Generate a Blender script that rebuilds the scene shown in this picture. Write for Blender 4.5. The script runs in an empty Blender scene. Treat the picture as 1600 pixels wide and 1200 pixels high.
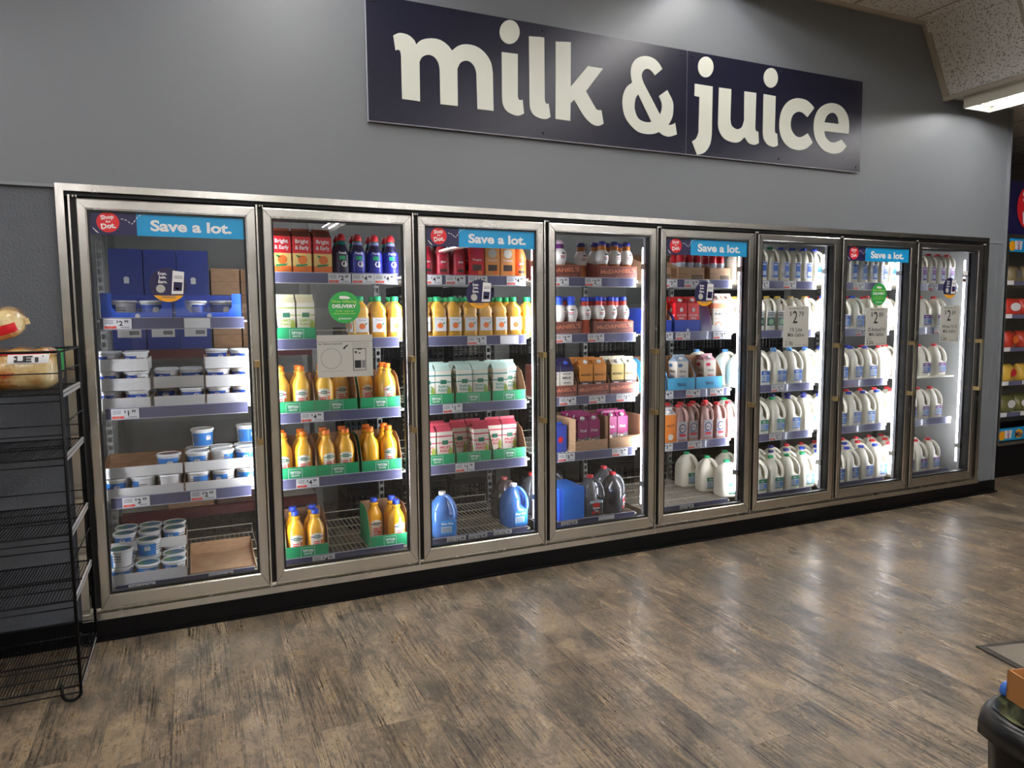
import bpy, math, random
from mathutils import Vector, Matrix
R = math.radians
rnd = random.Random(7)
SC = bpy.context.scene
COL = SC.collection

# ------------------------------------------------------------ camera
cam_d = bpy.data.cameras.new('camera')
cam_d.sensor_fit = 'HORIZONTAL'; cam_d.sensor_width = 36.0
cam_d.lens = 36.0 * 1116.45 / 1600.0
cam_d.clip_start = 0.05; cam_d.clip_end = 100
cam = bpy.data.objects.new('camera', cam_d); COL.objects.link(cam)
cr = Vector((0.91220023, -0.40965311, -0.00866389))
cu = Vector((0.0451006, 0.07936729, 0.99582467))
cf = Vector((0.40725505, 0.90878224, -0.09087446))
m = Matrix((cr, cu, -cf)).transposed().to_4x4()
m.translation = Vector((0.4423, -3.6874, 1.4625))
cam.matrix_world = m
SC.camera = cam

# ------------------------------------------------------------ world and exposure
w = bpy.data.worlds.new('world'); SC.world = w; w.use_nodes = True
w.node_tree.nodes['Background'].inputs[0].default_value = (0.85, 0.92, 1.0, 1)
w.node_tree.nodes['Background'].inputs[1].default_value = 0.05
vs = SC.view_settings
vs.view_transform = 'Standard'; vs.look = 'None'; vs.gamma = 1.0; vs.use_curve_mapping = False
vs.exposure = 0.0
SC.cycles.caustics_reflective = False; SC.cycles.caustics_refractive = False
SC.cycles.sample_clamp_indirect = 6.0; SC.cycles.max_bounces = 10; SC.cycles.transparent_max_bounces = 12
TUBE_POWER = 50.0        # ceiling fluorescent tubes
COOLER_POWER = 32.0       # light bars between the cooler doors

# ------------------------------------------------------------ materials
def lin(c):
    if isinstance(c, str):
        c = tuple(int(c[i:i+2], 16) for i in (0, 2, 4))
    return tuple(((x/255)/12.92 if x <= 10.3 else (((x/255)+0.055)/1.055)**2.4) for x in c) + (1.0,)

MATS = {}
def mat(name, col='808080', rough=0.5, metal=0.0, emit=0.0, spec=0.5, trans=0.0, coat=0.0):
    if name in MATS: return MATS[name]
    mt = bpy.data.materials.new(name); mt.use_nodes = True
    b = mt.node_tree.nodes['Principled BSDF']
    b.inputs['Base Color'].default_value = lin(col)
    b.inputs['Roughness'].default_value = rough
    b.inputs['Metallic'].default_value = metal
    b.inputs['Specular IOR Level'].default_value = spec
    if trans: b.inputs['Transmission Weight'].default_value = trans
    if coat: b.inputs['Coat Weight'].default_value = coat
    if emit:
        b.inputs['Emission Color'].default_value = lin(col)
        b.inputs['Emission Strength'].default_value = emit
    mt.diffuse_color = lin(col)
    MATS[name] = mt
    return mt

def nodes(mt):
    nt = mt.node_tree
    def N(t, **k):
        n = nt.nodes.new(t)
        for a, v in k.items(): setattr(n, a, v)
        return n
    def L(a, b): nt.links.new(a, b)
    return nt, nt.nodes['Principled BSDF'], N, L

def bump(mt, scale, strength, detail=3, dist=0.002, stretch=None):
    nt, b, N, L = nodes(mt)
    tc = N('ShaderNodeTexCoord'); mp = N('ShaderNodeMapping')
    if stretch: mp.inputs['Scale'].default_value = stretch
    nz = N('ShaderNodeTexNoise'); nz.inputs['Scale'].default_value = scale; nz.inputs['Detail'].default_value = detail
    bp = N('ShaderNodeBump'); bp.inputs['Strength'].default_value = strength; bp.inputs['Distance'].default_value = dist
    L(tc.outputs['Object'], mp.inputs[0]); L(mp.outputs[0], nz.inputs['Vector'])
    L(nz.outputs[0], bp.inputs['Height']); L(bp.outputs[0], b.inputs['Normal'])
    return nz

def vary(mt, c1, c2, scale, lo=0.35, hi=0.65, stretch=None, detail=4):
    nt, b, N, L = nodes(mt)
    tc = N('ShaderNodeTexCoord'); mp = N('ShaderNodeMapping')
    if stretch: mp.inputs['Scale'].default_value = stretch
    nz = N('ShaderNodeTexNoise'); nz.inputs['Scale'].default_value = scale; nz.inputs['Detail'].default_value = detail
    rp = N('ShaderNodeValToRGB')
    rp.color_ramp.elements[0].position = lo; rp.color_ramp.elements[0].color = lin(c1)
    rp.color_ramp.elements[1].position = hi; rp.color_ramp.elements[1].color = lin(c2)
    L(tc.outputs['Object'], mp.inputs[0]); L(mp.outputs[0], nz.inputs['Vector'])
    L(nz.outputs[0], rp.inputs[0]); L(rp.outputs[0], b.inputs['Base Color'])

wall_m = mat('wall_paint', '71757a', 0.42, spec=0.35); bump(wall_m, 220, 0.12, 2, 0.001)
wallt_m = mat('wall_paint_stipple', '585c63', 0.5, spec=0.3); bump(wallt_m, 90, 0.8, 3, 0.004)
trimg_m = mat('grey_trim_paint', '7b7f84', 0.45)
base_m = mat('black_cove_base', '060607', 0.45, spec=0.2)
steel_m = mat('stainless', 'dddad2', 0.2, 1.0)
nt, b, N, L = nodes(steel_m)
tc = N('ShaderNodeTexCoord'); mp = N('ShaderNodeMapping'); mp.inputs['Scale'].default_value = (6, 6, 2.2)
nz = N('ShaderNodeTexNoise'); nz.inputs['Scale'].default_value = 3; nz.inputs['Detail'].default_value = 5
mr = N('ShaderNodeMapRange'); mr.inputs['To Min'].default_value = 0.14; mr.inputs['To Max'].default_value = 0.34
L(tc.outputs['Object'], mp.inputs[0]); L(mp.outputs[0], nz.inputs['Vector']); L(nz.outputs[0], mr.inputs['Value']); L(mr.outputs[0], b.inputs['Roughness'])
rubber_m = mat('black_rubber', '060607', 0.5)
brass_m = mat('brass_plated', 'b8a070', 0.3, 0.9)
handle_m = mat('handle_metal', 'd8cfae', 0.35, 0.6); handled_m = mat('handle_inset', '4c4744', 0.4)
white_m = mat('white_paint', 'e6e3d8', 0.45)
housing_m = mat('fixture_enamel', 'dcd8c8', 0.4)
wire_m = mat('cream_coated_wire', 'd8d2c0', 0.4)
rail_m = mat('lilac_grey_price_channel', '666684', 0.25, coat=0.4)
railedge_m = mat('channel_edge', 'c0c0cc', 0.3)
tag_m = mat('tag_paper', 'eceaea', 0.5)
tagr_m = mat('tag_red', 'ee5b46', 0.5)
ink_m = mat('black_ink', '18181a', 0.6)
ink2_m = mat('grey_ink', '77757a', 0.6)
milk_m = mat('milk_plastic', 'f1ebd8', 0.35, spec=0.4)
card_m = mat('white_card', 'e9e7e4', 0.6)
kraft_m = mat('kraft_card', 'b08a66', 0.7); vary(kraft_m, 'a98260', 'ba9672', 14, stretch=(1, 1, 8))
kraftd_m = mat('kraft_inside', '9a7456', 0.75)
green_m = mat('green_card', '1f9a62', 0.5)
black_m = mat('satin_black', '08080a', 0.4, spec=.25)
navy_m = mat('navy_print', '1d1a45', 0.35)
cyan_m = mat('cyan_print', '1596cf', 0.35)
red_m = mat('red_print', 'd8212b', 0.35)
whitep_m = mat('white_print', 'f2f0ee', 0.4)
yellow_m = mat('yellow_print', 'f0a818', 0.4)
greens_m = mat('green_sticker', '2f9a46', 0.4)
paper_m = mat('shade_grey_paper', 'b8b8b0', 0.6)  # unlit look of the paper is put into this grey
panel_m = mat('cooler_panel', '9c9c98', 0.5); vary(panel_m, '8f8f8b', 'a6a6a2', 1.5)
perf_m = mat('galvanised', '8a8a86', 0.4, 0.7)
lens_m = mat('light_lens', 'f4f6ff', 0.4, emit=COOLER_POWER)
tube_m = mat('fluorescent_tube', 'faf8fc', 0.4, emit=TUBE_POWER)
bar_m = mat('light_bar_body', 'c4c4c8', 0.4)

glass_m = bpy.data.materials.new('door_glass'); glass_m.use_nodes = True
nt = glass_m.node_tree; nt.nodes.clear()
def GN(t): return nt.nodes.new(t)
o_ = GN('ShaderNodeOutputMaterial'); mx = GN('ShaderNodeMixShader'); tr = GN('ShaderNodeBsdfTransparent'); gl = GN('ShaderNodeBsdfGlossy'); fr = GN('ShaderNodeFresnel')
tr.inputs[0].default_value = (0.93, 0.95, 0.95, 1); gl.inputs['Roughness'].default_value = 0.0; gl.inputs[0].default_value = (1, 1, 1, 1)
fr.inputs[0].default_value = 1.75
tcg = GN('ShaderNodeTexCoord'); ng = GN('ShaderNodeTexNoise'); ng.inputs['Scale'].default_value = 1.6; ng.inputs['Detail'].default_value = 0
bg = GN('ShaderNodeBump'); bg.inputs['Strength'].default_value = 0.25; bg.inputs['Distance'].default_value = 0.02
nt.links.new(tcg.outputs['Object'], ng.inputs['Vector']); nt.links.new(ng.outputs[0], bg.inputs['Height'])
nt.links.new(bg.outputs[0], gl.inputs['Normal'])
nt.links.new(fr.outputs[0], mx.inputs[0]); nt.links.new(tr.outputs[0], mx.inputs[1]); nt.links.new(gl.outputs[0], mx.inputs[2]); nt.links.new(mx.outputs[0], o_.inputs[0])

# floor: weathered wood-look vinyl planks running away from the wall
floor_m = mat('vinyl_plank', '7d7061', 0.42)
nt, b, N, L = nodes(floor_m)
def Mth(op, a, b_=None, c_=None):
    n = N('ShaderNodeMath', operation=op)
    for i, x in enumerate((a, b_, c_)):
        if x is None: continue
        if isinstance(x, (int, float)): n.inputs[i].default_value = x
        else: L(x, n.inputs[i])
    return n.outputs[0]
tc = N('ShaderNodeTexCoord'); sp = N('ShaderNodeSeparateXYZ'); L(tc.outputs['Object'], sp.inputs[0])
PW, PL = 0.2215, 1.22
xr = Mth('DIVIDE', Mth('SUBTRACT', sp.outputs[0], 0.098), PW)
row = Mth('FLOOR', xr)
wn = N('ShaderNodeTexWhiteNoise', noise_dimensions='1D'); L(row, wn.inputs['W'])
yl = Mth('ADD', Mth('DIVIDE', sp.outputs[1], PL), Mth('MULTIPLY', wn.outputs[0], 5.0))
idx = Mth('FLOOR', yl)
cid = N('ShaderNodeCombineXYZ'); L(row, cid.inputs[0]); L(idx, cid.inputs[1])
wn2 = N('ShaderNodeTexWhiteNoise', noise_dimensions='2D'); L(cid.outputs[0], wn2.inputs['Vector'])
# per plank shifted grain
cg = N('ShaderNodeCombineXYZ'); L(sp.outputs[0], cg.inputs[0]); L(sp.outputs[1], cg.inputs[1]); L(Mth('MULTIPLY', wn2.outputs[0], 37.0), cg.inputs[2])
def grain(sc, sx, sy, det, rough=0.6, dist=0.0):
    mp = N('ShaderNodeMapping'); mp.inputs['Scale'].default_value = (sx, sy, 1)
    L(cg.outputs[0], mp.inputs[0])
    nz = N('ShaderNodeTexNoise'); nz.inputs['Scale'].default_value = sc; nz.inputs['Detail'].default_value = det
    nz.inputs['Roughness'].default_value = rough; nz.inputs['Distortion'].default_value = dist
    L(mp.outputs[0], nz.inputs['Vector']); return nz.outputs[0]
def ramp(f, *st):
    rp = N('ShaderNodeValToRGB'); e = rp.color_ramp.elements
    e[0].position, e[0].color = st[0][0], lin(st[0][1]); e[1].position, e[1].color = st[-1][0], lin(st[-1][1])
    for p, c in st[1:-1]:
        x = e.new(p); x.color = lin(c)
    L(f, rp.inputs[0]); return rp.outputs[0]
def mix(f, a, b_, mode='MIX'):
    n = N('ShaderNodeMix', data_type='RGBA', blend_type=mode)
    if isinstance(f, float): n.inputs[0].default_value = f
    else: L(f, n.inputs[0])
    for i, x in ((6, a), (7, b_)):
        if isinstance(x, str): n.inputs[i].default_value = lin(x)
        else: L(x, n.inputs[i])
    return n.outputs[2]
blotch = grain(5.0, 1.6, 0.8, 10, 0.72, 0.5)
basec = ramp(blotch, (0.32, '514b42'), (0.44, '756b5f'), (0.53, '948570'), (0.64, 'ae9c83'))
tone = ramp(wn2.outputs[0], (0.0, 'a3a09a'), (0.30, 'c8c0b4'), (0.6, 'e6dac8'), (1.0, 'fffaf2'))
c1 = mix(0.7, basec, tone, 'MULTIPLY')
streak = ramp(grain(64, 2.6, 0.06, 8, 0.78, 0.3), (0.45, '241f19'), (0.49, 'ffffff'))
smask = ramp(grain(4.5, 1.8, 0.45, 4, 0.55), (0.40, '000000'), (0.52, 'ffffff'))
c2 = mix(smask, c1, mix(0.85, c1, streak, 'MULTIPLY'))
pale = ramp(grain(46, 1.6, 0.5, 7, 0.78, 0.8), (0.54, '000000'), (0.66, '8a8a8a'))
c3 = mix(pale, c2, 'c8bfb2')
speck = ramp(grain(70, 1.1, 0.55, 6, 0.75), (0.36, '4a443a'), (0.47, 'ffffff'))
c4 = mix(0.6, c3, speck, 'MULTIPLY')
fx = Mth('FRACT', xr); fy = Mth('FRACT', yl)
edx = Mth('MINIMUM', fx, Mth('SUBTRACT', 1.0, fx)); edy = Mth('MINIMUM', fy, Mth('SUBTRACT', 1.0, fy))
gap = Mth('MAXIMUM', Mth('LESS_THAN', edx, 0.006), Mth('LESS_THAN', edy, 0.0012))
c5 = mix(Mth('MULTIPLY', gap, 0.55), c4, '3a352d')
L(c5, b.inputs['Base Color'])
rr = ramp(blotch, (0.3, 'a2a2a2'), (0.7, '848484')); L(rr, b.inputs['Roughness'])
bp = N('ShaderNodeBump'); bp.inputs['Strength'].default_value = 0.25; bp.inputs['Distance'].default_value = 0.002
L(streak, bp.inputs['Height']); L(bp.outputs[0], b.inputs['Normal'])

# ceiling tiles, 2 ft by 4 ft mineral fibre with painted tee grid
tile_m = mat('ceiling_tile', 'cfc6b8', 0.85, spec=.1)
nt, b, N, L = nodes(tile_m)
tc = N('ShaderNodeTexCoord')
br = N('ShaderNodeTexBrick'); br.offset = 0.0
br.inputs['Scale'].default_value = 1.0; br.inputs['Brick Width'].default_value = 1.22; br.inputs['Row Height'].default_value = 0.61
br.inputs['Mortar Size'].default_value = 0.014; br.inputs['Mortar Smooth'].default_value = 0.0
br.inputs['Color1'].default_value = (1, 1, 1, 1); br.inputs['Color2'].default_value = (1, 1, 1, 1); br.inputs['Mortar'].default_value = (0, 0, 0, 1)
L(tc.outputs['UV'], br.inputs['Vector'])
nz = N('ShaderNodeTexNoise'); nz.inputs['Scale'].default_value = 75; nz.inputs['Detail'].default_value = 3
L(tc.outputs['Object'], nz.inputs['Vector'])
rp = N('ShaderNodeValToRGB'); rp.color_ramp.elements[0].position = 0.36; rp.color_ramp.elements[0].color = lin('aaa69f'); rp.color_ramp.elements[1].position = 0.46; rp.color_ramp.elements[1].color = lin('f2f0ec')
L(nz.outputs[0], rp.inputs[0])
mxx = N('ShaderNodeMix', data_type='RGBA'); L(br.outputs['Color'], mxx.inputs[0]); mxx.inputs[6].default_value = lin('b9b2a6'); L(rp.outputs[0], mxx.inputs[7])
L(mxx.outputs[2], b.inputs['Base Color'])
bp = N('ShaderNodeBump'); bp.inputs['Strength'].default_value = 0.5; bp.inputs['Distance'].default_value = 0.003
L(nz.outputs[0], bp.inputs['Height']); L(bp.outputs[0], b.inputs['Normal'])

# ------------------------------------------------------------ mesh builder
TXT = {}
def glyphs(s, bold=0.0, res=2):
    k = (s, bold, res)
    if k not in TXT:
        cu_ = bpy.data.curves.new('t', 'FONT'); cu_.body = s; cu_.size = 1.0; cu_.offset = bold; cu_.resolution_u = res
        cu_.align_x = 'CENTER'; cu_.align_y = 'CENTER'; cu_.fill_mode = 'FRONT'
        ob = bpy.data.objects.new('t', cu_)
        me = bpy.data.meshes.new_from_object(ob)
        vs_ = [(v.co.x, v.co.y) for v in me.vertices]
        cx_ = (min(v[0] for v in vs_) + max(v[0] for v in vs_)) / 2; cy_ = (min(v[1] for v in vs_) + max(v[1] for v in vs_)) / 2
        W_ = max(v[0] for v in vs_) - min(v[0] for v in vs_); H_ = max(v[1] for v in vs_) - min(v[1] for v in vs_)
        TXT[k] = ([((x-cx_), (y-cy_)) for x, y in vs_], [tuple(p.vertices) for p in me.polygons], W_, H_)
        bpy.data.objects.remove(ob); bpy.data.curves.remove(cu_); bpy.data.meshes.remove(me)
    return TXT[k]

def front(x0, y, z0): return lambda a, b_: (x0 + a, y, z0 + b_)          # reads from -Y
def side(x, y0, z0): return lambda a, b_: (x, y0 - a, z0 + b_)           # reads from -X
def wrap(r, z0, a0=0.0, cx=0.0, cy=0.0):                                # on a cylinder, reads from -Y
    return lambda a, b_: (cx + r*math.sin(a/r + a0), cy - r*math.cos(a/r + a0), z0 + b_)

class MB:
    def __init__(s): s.v = []; s.f = []; s.m = []; s.sm = []; s.ms = []
    def mi(s, mt):
        if mt not in s.ms: s.ms.append(mt)
        return s.ms.index(mt)
    def add(s, vs_, fs, mt, smooth=False):
        n = len(s.v); s.v += [tuple(v) for v in vs_]; i = s.mi(mt)
        for f in fs: s.f.append(tuple(n + k for k in f)); s.m.append(i); s.sm.append(smooth)
    def box(s, x0, x1, y0, y1, z0, z1, mt, rot=None):
        vs_ = [(x, y, z) for z in (z0, z1) for y in (y0, y1) for x in (x0, x1)]
        if rot: vs_ = [tuple(rot @ Vector(v)) for v in vs_]
        s.add(vs_, [(0, 2, 3, 1), (4, 5, 7, 6), (0, 1, 5, 4), (2, 6, 7, 3), (0, 4, 6, 2), (1, 3, 7, 5)], mt)
    def quad(s, P, x0, x1, z0, z1, mt, n=1):
        vs_ = []; fs = []
        for i in range(n + 1):
            x = x0 + (x1-x0)*i/n; vs_ += [P(x, z0), P(x, z1)]
        for i in range(n): fs.append((2*i, 2*i+2, 2*i+3, 2*i+1))
        s.add(vs_, fs, mt, n > 1)
    def poly(s, P, pts, mt): s.add([P(*p) for p in pts], [tuple(range(len(pts)))], mt)
    def disc(s, P, cx, cz, rx, rz, mt, n=28, a0=0, a1=360):
        pts = [(cx + rx*math.cos(R(a0 + (a1-a0)*i/n)), cz + rz*math.sin(R(a0 + (a1-a0)*i/n))) for i in range(n + (a1-a0 != 360))]
        s.poly(P, pts, mt)
    def text(s, P, t, cx, cz, h, mt, bold=0.0, w=None, rot=0.0, res=2):
        g, fs, W_, H_ = glyphs(t, bold, res)
        k = h; kx = h if w is None else w / W_
        c_, s_ = math.cos(R(rot)), math.sin(R(rot))
        s.add([P(cx + (x*kx*c_ - y*k*s_), cz + (x*kx*s_ + y*k*c_)) for x, y in g], fs, mt)
    def loft(s, rings, mt, seg=24, cap=True, cut=None):
        """rings: (z, rx, ry, exponent[, cx, cy]); mt a material or f(z mid, angle mid) -> material"""
        vs_ = []
        for r in rings:
            z, rx, ry, e = r[:4]; cx, cy = (r[4:6] if len(r) > 4 else (0, 0))
            for i in range(seg):
                a = 2*math.pi*i/seg
                c_, s_ = math.cos(a), math.sin(a)
                d = (abs(c_)**e + abs(s_)**e)**(-1.0/e)
                k = cut(a, z) if cut else 1.0
                vs_.append((cx + rx*d*c_*k, cy + ry*d*s_*k, z))
        n = len(rings); base = len(s.v); s.v += vs_
        for j in range(n-1):
            for i in range(seg):
                i2 = (i+1) % seg
                mm = mt((rings[j][0]+rings[j+1][0])/2, (i+.5)/seg*360) if callable(mt) else mt
                s.f.append((base+j*seg+i, base+j*seg+i2, base+(j+1)*seg+i2, base+(j+1)*seg+i)); s.m.append(s.mi(mm)); s.sm.append(True)
        if cap:
            for j, rev in ((0, True), (n-1, False)):
                f = [base+j*seg+i for i in range(seg)]
                if rev: f.reverse()
                mm = mt(rings[j][0], 0) if callable(mt) else mt
                s.f.append(tuple(f)); s.m.append(s.mi(mm)); s.sm.append(False)
    def tube(s, pts, r, mt, seg=8, closed=False, cap=True):
        pts = [Vector(p) for p in pts]; n = len(pts); vs_ = []
        up = None
        for i, p in enumerate(pts):
            a = pts[(i-1) % n] if (closed or i > 0) else p; b_ = pts[(i+1) % n] if (closed or i < n-1) else p
            t = (b_ - a).normalized()
            if up is None:
                up = Vector((0, 0, 1)) if abs(t.z) < 0.9 else Vector((1, 0, 0))
            sd = t.cross(up); 
            if sd.length < 1e-4: sd = t.orthogonal()
            sd.normalize(); up = sd.cross(t).normalized()
            rr_ = r[i] if isinstance(r, (list, tuple)) else r
            for k in range(seg):
                an = 2*math.pi*k/seg
                vs_.append(p + sd*math.cos(an)*rr_ + up*math.sin(an)*rr_)
        fs = []
        for i in range(n if closed else n-1):
            for k in range(seg):
                k2 = (k+1) % seg; j = (i+1) % n
                fs.append((i*seg+k, i*seg+k2, j*seg+k2, j*seg+k))
        if cap and not closed:
            fs.append(tuple(range(seg-1, -1, -1))); fs.append(tuple((n-1)*seg+k for k in range(seg)))
        s.add(vs_, fs, mt, True)
    def panel(s, P, pts, t, mo, mi_):
        """flat card: outline pts through P at offset 0 (outside face mo) and offset t (inside face mi_). P(a, b, offset)"""
        n = len(pts)
        s.add([P(a, b_, 0) for a, b_ in pts], [tuple(range(n))], mo)
        s.add([P(a, b_, t) for a, b_ in pts], [tuple(range(n-1, -1, -1))], mi_)
        vs_ = [P(a, b_, 0) for a, b_ in pts] + [P(a, b_, t) for a, b_ in pts]
        s.add(vs_, [(i, i+n, (i+1) % n + n, (i+1) % n) for i in range(n)], mi_)
    def mesh(s, name):
        me = bpy.data.meshes.new(name)
        me.from_pydata(s.v, [], s.f)
        for mt in s.ms: me.materials.append(mt)
        me.polygons.foreach_set('material_index', s.m)
        me.polygons.foreach_set('use_smooth', s.sm)
        me.update()
        return me

def link(name, me, parent=None, loc=None):
    o = bpy.data.objects.new(name, me); COL.objects.link(o)
    if parent is not None: o.parent = parent
    if loc: o.location = loc
    return o
def tag(o, label, cat, group=None):
    o['label'] = label; o['category'] = cat
    if group: o['group'] = group
    return o
def structure(o): o['kind'] = 'structure'; return o
def empty(name, loc=(0, 0, 0), rz=0.0):
    o = bpy.data.objects.new(name, None); COL.objects.link(o); o.location = loc; o.rotation_euler = (0, 0, rz); o.empty_display_size = 0.05
    return o

# a design: name, category, [(part name, mesh, [(sub-part name, mesh)])]; stamp() makes one individual with shared mesh data
def stamp(D, loc, label, group, rz=0.0, scale=None, tilt=None):
    name, cat, parts = D
    r = empty(name, loc, rz)
    if tilt: r.rotation_euler = tilt
    if scale: r.scale = scale
    for pn, me, subs in parts:
        p = link(pn, me, r)
        for sn, sm_ in subs: link(sn, sm_, p)
    return tag(r, label, cat, group)
ORD = ['first', 'second', 'third', 'fourth', 'fifth', 'sixth', 'seventh', 'eighth', 'ninth', 'tenth', 'eleventh', 'twelfth', 'thirteenth']
P_ = 0.775
RAIL = {1: [1.483, 1.054, .622, .190]}
for k in range(2, 9): RAIL[k] = [1.712, 1.368, .982, .632, .202]
def deck(d, s_): return RAIL[d][s_-1] - 0.012
def X0(d): return (d-1)*P_
SHN = {1: ['top', 'second', 'third', 'bottom']}
for k in range(2, 9): SHN[k] = ['top', 'second', 'middle', 'fourth', 'bottom']

# ------------------------------------------------------------ room shell
def shell(name, boxes, mt):
    b_ = MB()
    for bx in boxes: b_.box(*bx, mt)
    return structure(link(name, b_.mesh(name)))
shell('floor', [(-6, 12, -14, 3.2, -0.1, 0.0)], floor_m)
WY = 0.012
# grey wall above and beside the cooler doors
shell('wall_back', [(-6, 6.466, WY, 0.16, 2.062, 4.2), (6.25, 6.466, WY, 0.16, 0.0, 2.062)], wall_m)
shell('wall_lower', [(-6, -0.066, WY+0.01, 0.16, 0.0, 2.055)], wallt_m)
shell('trim_1', [(-6, -0.066, WY-0.006, WY+0.03, 2.048, 2.062), (6.448, 6.474, WY-0.012, 0.18, 0.0, 3.08), (6.25, 6.448, WY-0.004, WY, 2.03, 2.045), (6.375, 6.379, WY-0.005, WY, 0.1, 2.03)], trimg_m)
shell('baseboard_back', [(-6, -0.066, -0.004, WY+0.01, 0, 0.1), (-0.066, 6.25, -0.012, 0.06, 0, 0.096), (6.25, 6.474, -0.006, WY, 0, 0.1)], base_m)
b_ = MB(); b_.box(-6, 6.474, -0.03, -0.004, 0, 0.012, base_m); structure(link('baseboard_cove', b_.mesh('baseboard_cove')))
shell('wall_left', [(-6.15, -6, -14, 3.2, 0, 4.2)], wall_m)
shell('wall_right', [(12, 12.15, -14, 3.2, 0, 4.2)], wall_m)
shell('wall_front', [(-6, 12, -14.15, -14, 0, 4.2)], mat('far_wall', '8a8a88', 0.7))
# walk-in cooler interior
shell('wall_cooler', [(-0.5, 6.466, 2.1, 2.4, 0, 2.5), (-0.5, -0.42, 0.16, 2.3, 0, 2.5), (6.3, 6.466, 0.16, 2.3, 0, 2.5), (-0.5, 6.466, 0.16, 2.4, 2.3, 2.4)], panel_m)
shell('wall_beyond', [(6.466, 12, 2.2, 2.3, 0, 4.2), (6.466, 6.60, 0.16, 2.3, 2.5, 3.4)], mat('dim_brown_wall', '4a423a', 0.7))
# ceiling: high field, sloped soffit, low field
def ceil(name, quads):
    me = bpy.data.meshes.new(name); vs_ = []; fs = []; uv = []
    for q4, uvs in quads:
        n = len(vs_); vs_ += q4; fs.append((n, n+1, n+2, n+3)); uv += uvs
    me.from_pydata(vs_, [], fs); l = me.uv_layers.new(name='UVMap')
    for i, u in enumerate(uv): l.data[i].uv = u
    me.materials.append(tile_m); return structure(link(name, me))
sl = math.hypot(5.66-5.385, 3.58-3.08)
ceil('ceiling', [
    ([(-6, WY, 3.58), (5.385, WY, 3.58), (5.385, -14, 3.58), (-6, -14, 3.58)], [(0.3, 0.3), (0.3, 0.3-11.385), (14.3, 0.3-11.385), (14.3, 0.3)]),
    ([(5.385, WY, 3.58), (5.66, WY, 3.08), (5.66, -14, 3.08), (5.385, -14, 3.58)], [(0.0, 0.012), (0.0, 0.598), (14.0, 0.598), (14.0, 0.012)]),
    ([(5.66, 2.2, 3.08), (12, 2.2, 3.08), (12, -14, 3.08), (5.66, -14, 3.08)], [(0, 0), (0, 6.34), (16.2, 6.34), (16.2, 0)])])
shell('trim_2', [(-6, 5.385, WY-0.02, WY, 3.555, 3.585)], mat('ceiling_angle', 'b8b0a2', 0.5))
b_ = MB()
for (xa, za), (xb, zb) in [((5.372, 3.575), (5.655, 3.06))]:
    b_.add([(xa, WY-0.02, za), (xb, WY-0.02, zb), (xb+0.02, WY-0.02, zb+0.012), (xa+0.02, WY-0.02, za+0.012), (xa, WY, za), (xb, WY, zb), (xb+0.02, WY, zb+0.012), (xa+0.02, WY, za+0.012)],
           [(0, 1, 2, 3), (0, 4, 5, 1), (1, 5, 6, 2), (3, 2, 6, 7)], MATS['ceiling_angle'])
for i in range(0, 24):
    y = -0.02 - i*0.61
    b_.add([(5.392, y-0.012, 3.568), (5.392, y+0.012, 3.568), (5.664, y+0.012, 3.068), (5.664, y-0.012, 3.068)], [(0, 1, 2, 3)], MATS['ceiling_angle'])
structure(link('trim_3', b_.mesh('trim_3')))
shell('trim_4', [(5.645, 5.685, -14, WY, 3.055, 3.082)], MATS['ceiling_angle'])

# ------------------------------------------------------------ ceiling fluorescent fixtures
def fixture_design():
    h = MB(); L_ = 2.4; W_ = 0.145
    h.box(-W_, W_, -L_, 0, 0.080, 0.100, housing_m)
    h.box(-W_, -W_+0.008, -L_, 0, 0, 0.080, housing_m); h.box(W_-0.008, W_, -L_, 0, 0, 0.080, housing_m)
    h.box(-W_+0.008, W_-0.008, -0.008, 0, 0, 0.080, housing_m); h.box(-W_+0.008, W_-0.008, -L_, -L_+0.008, 0, 0.080, housing_m)
    parts = [('housing', h.mesh('housing'), [])]
    for x in (-0.07, 0.07):
        t = MB(); t.tube([(x, -0.09, 0.040), (x, -L_+0.09, 0.040)], 0.0145, tube_m, 8); subs = []
        for y in (-0.072, -L_+0.072):
            s_ = MB(); s_.box(x-0.014, x+0.014, y-0.016, y+0.016, 0.018, 0.080, white_m); subs.append(('lamp_holder', s_.mesh('lamp_holder')))
        parts.append(('fluorescent_tube', t.mesh('fluorescent_tube'), subs))
    return ('ceiling_light', 'ceiling light', parts)
FX = fixture_design()
for ri, (x, z, nm) in enumerate(((5.865, 2.979, 'over the right-hand end of the wall'), (3.43, 3.479, 'above the long black sign'), (1.0, 3.479, 'above the first cooler doors'), (-1.45, 3.479, 'over the bread rack'))):
    for k in range(5):
        lb = ('white twin-tube ceiling strip light %s, %s from the wall' % (nm, ORD[k]))
        stamp(FX, (x, -0.10 - k*2.6, z), lb, 'ceiling strip lights')

# unseen lamps added under the cooler-room ceiling to brighten the interior
for i, x in enumerate((0.9, 2.9, 5.3)):
    h = MB(); h.box(-0.6, 0.6, -0.06, 0.06, 0.03, 0.08, housing_m); t = MB(); t.tube([(-0.58, 0, 0.015), (0.58, 0, 0.015)], 0.02, mat('added_fill_lamp', 'f2f6ff', .4, emit=16.0), 8)
    stamp(('added_fill_light', 'ceiling light', [('housing', h.mesh('housing'), []), ('added_fill_tube', t.mesh('added_fill_tube'), [])]), (x, 1.0, 2.212), 'added unseen fill light on the cold room ceiling behind the shelves, %s from left' % ORD[i], 'added cold room fill lights')

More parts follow.
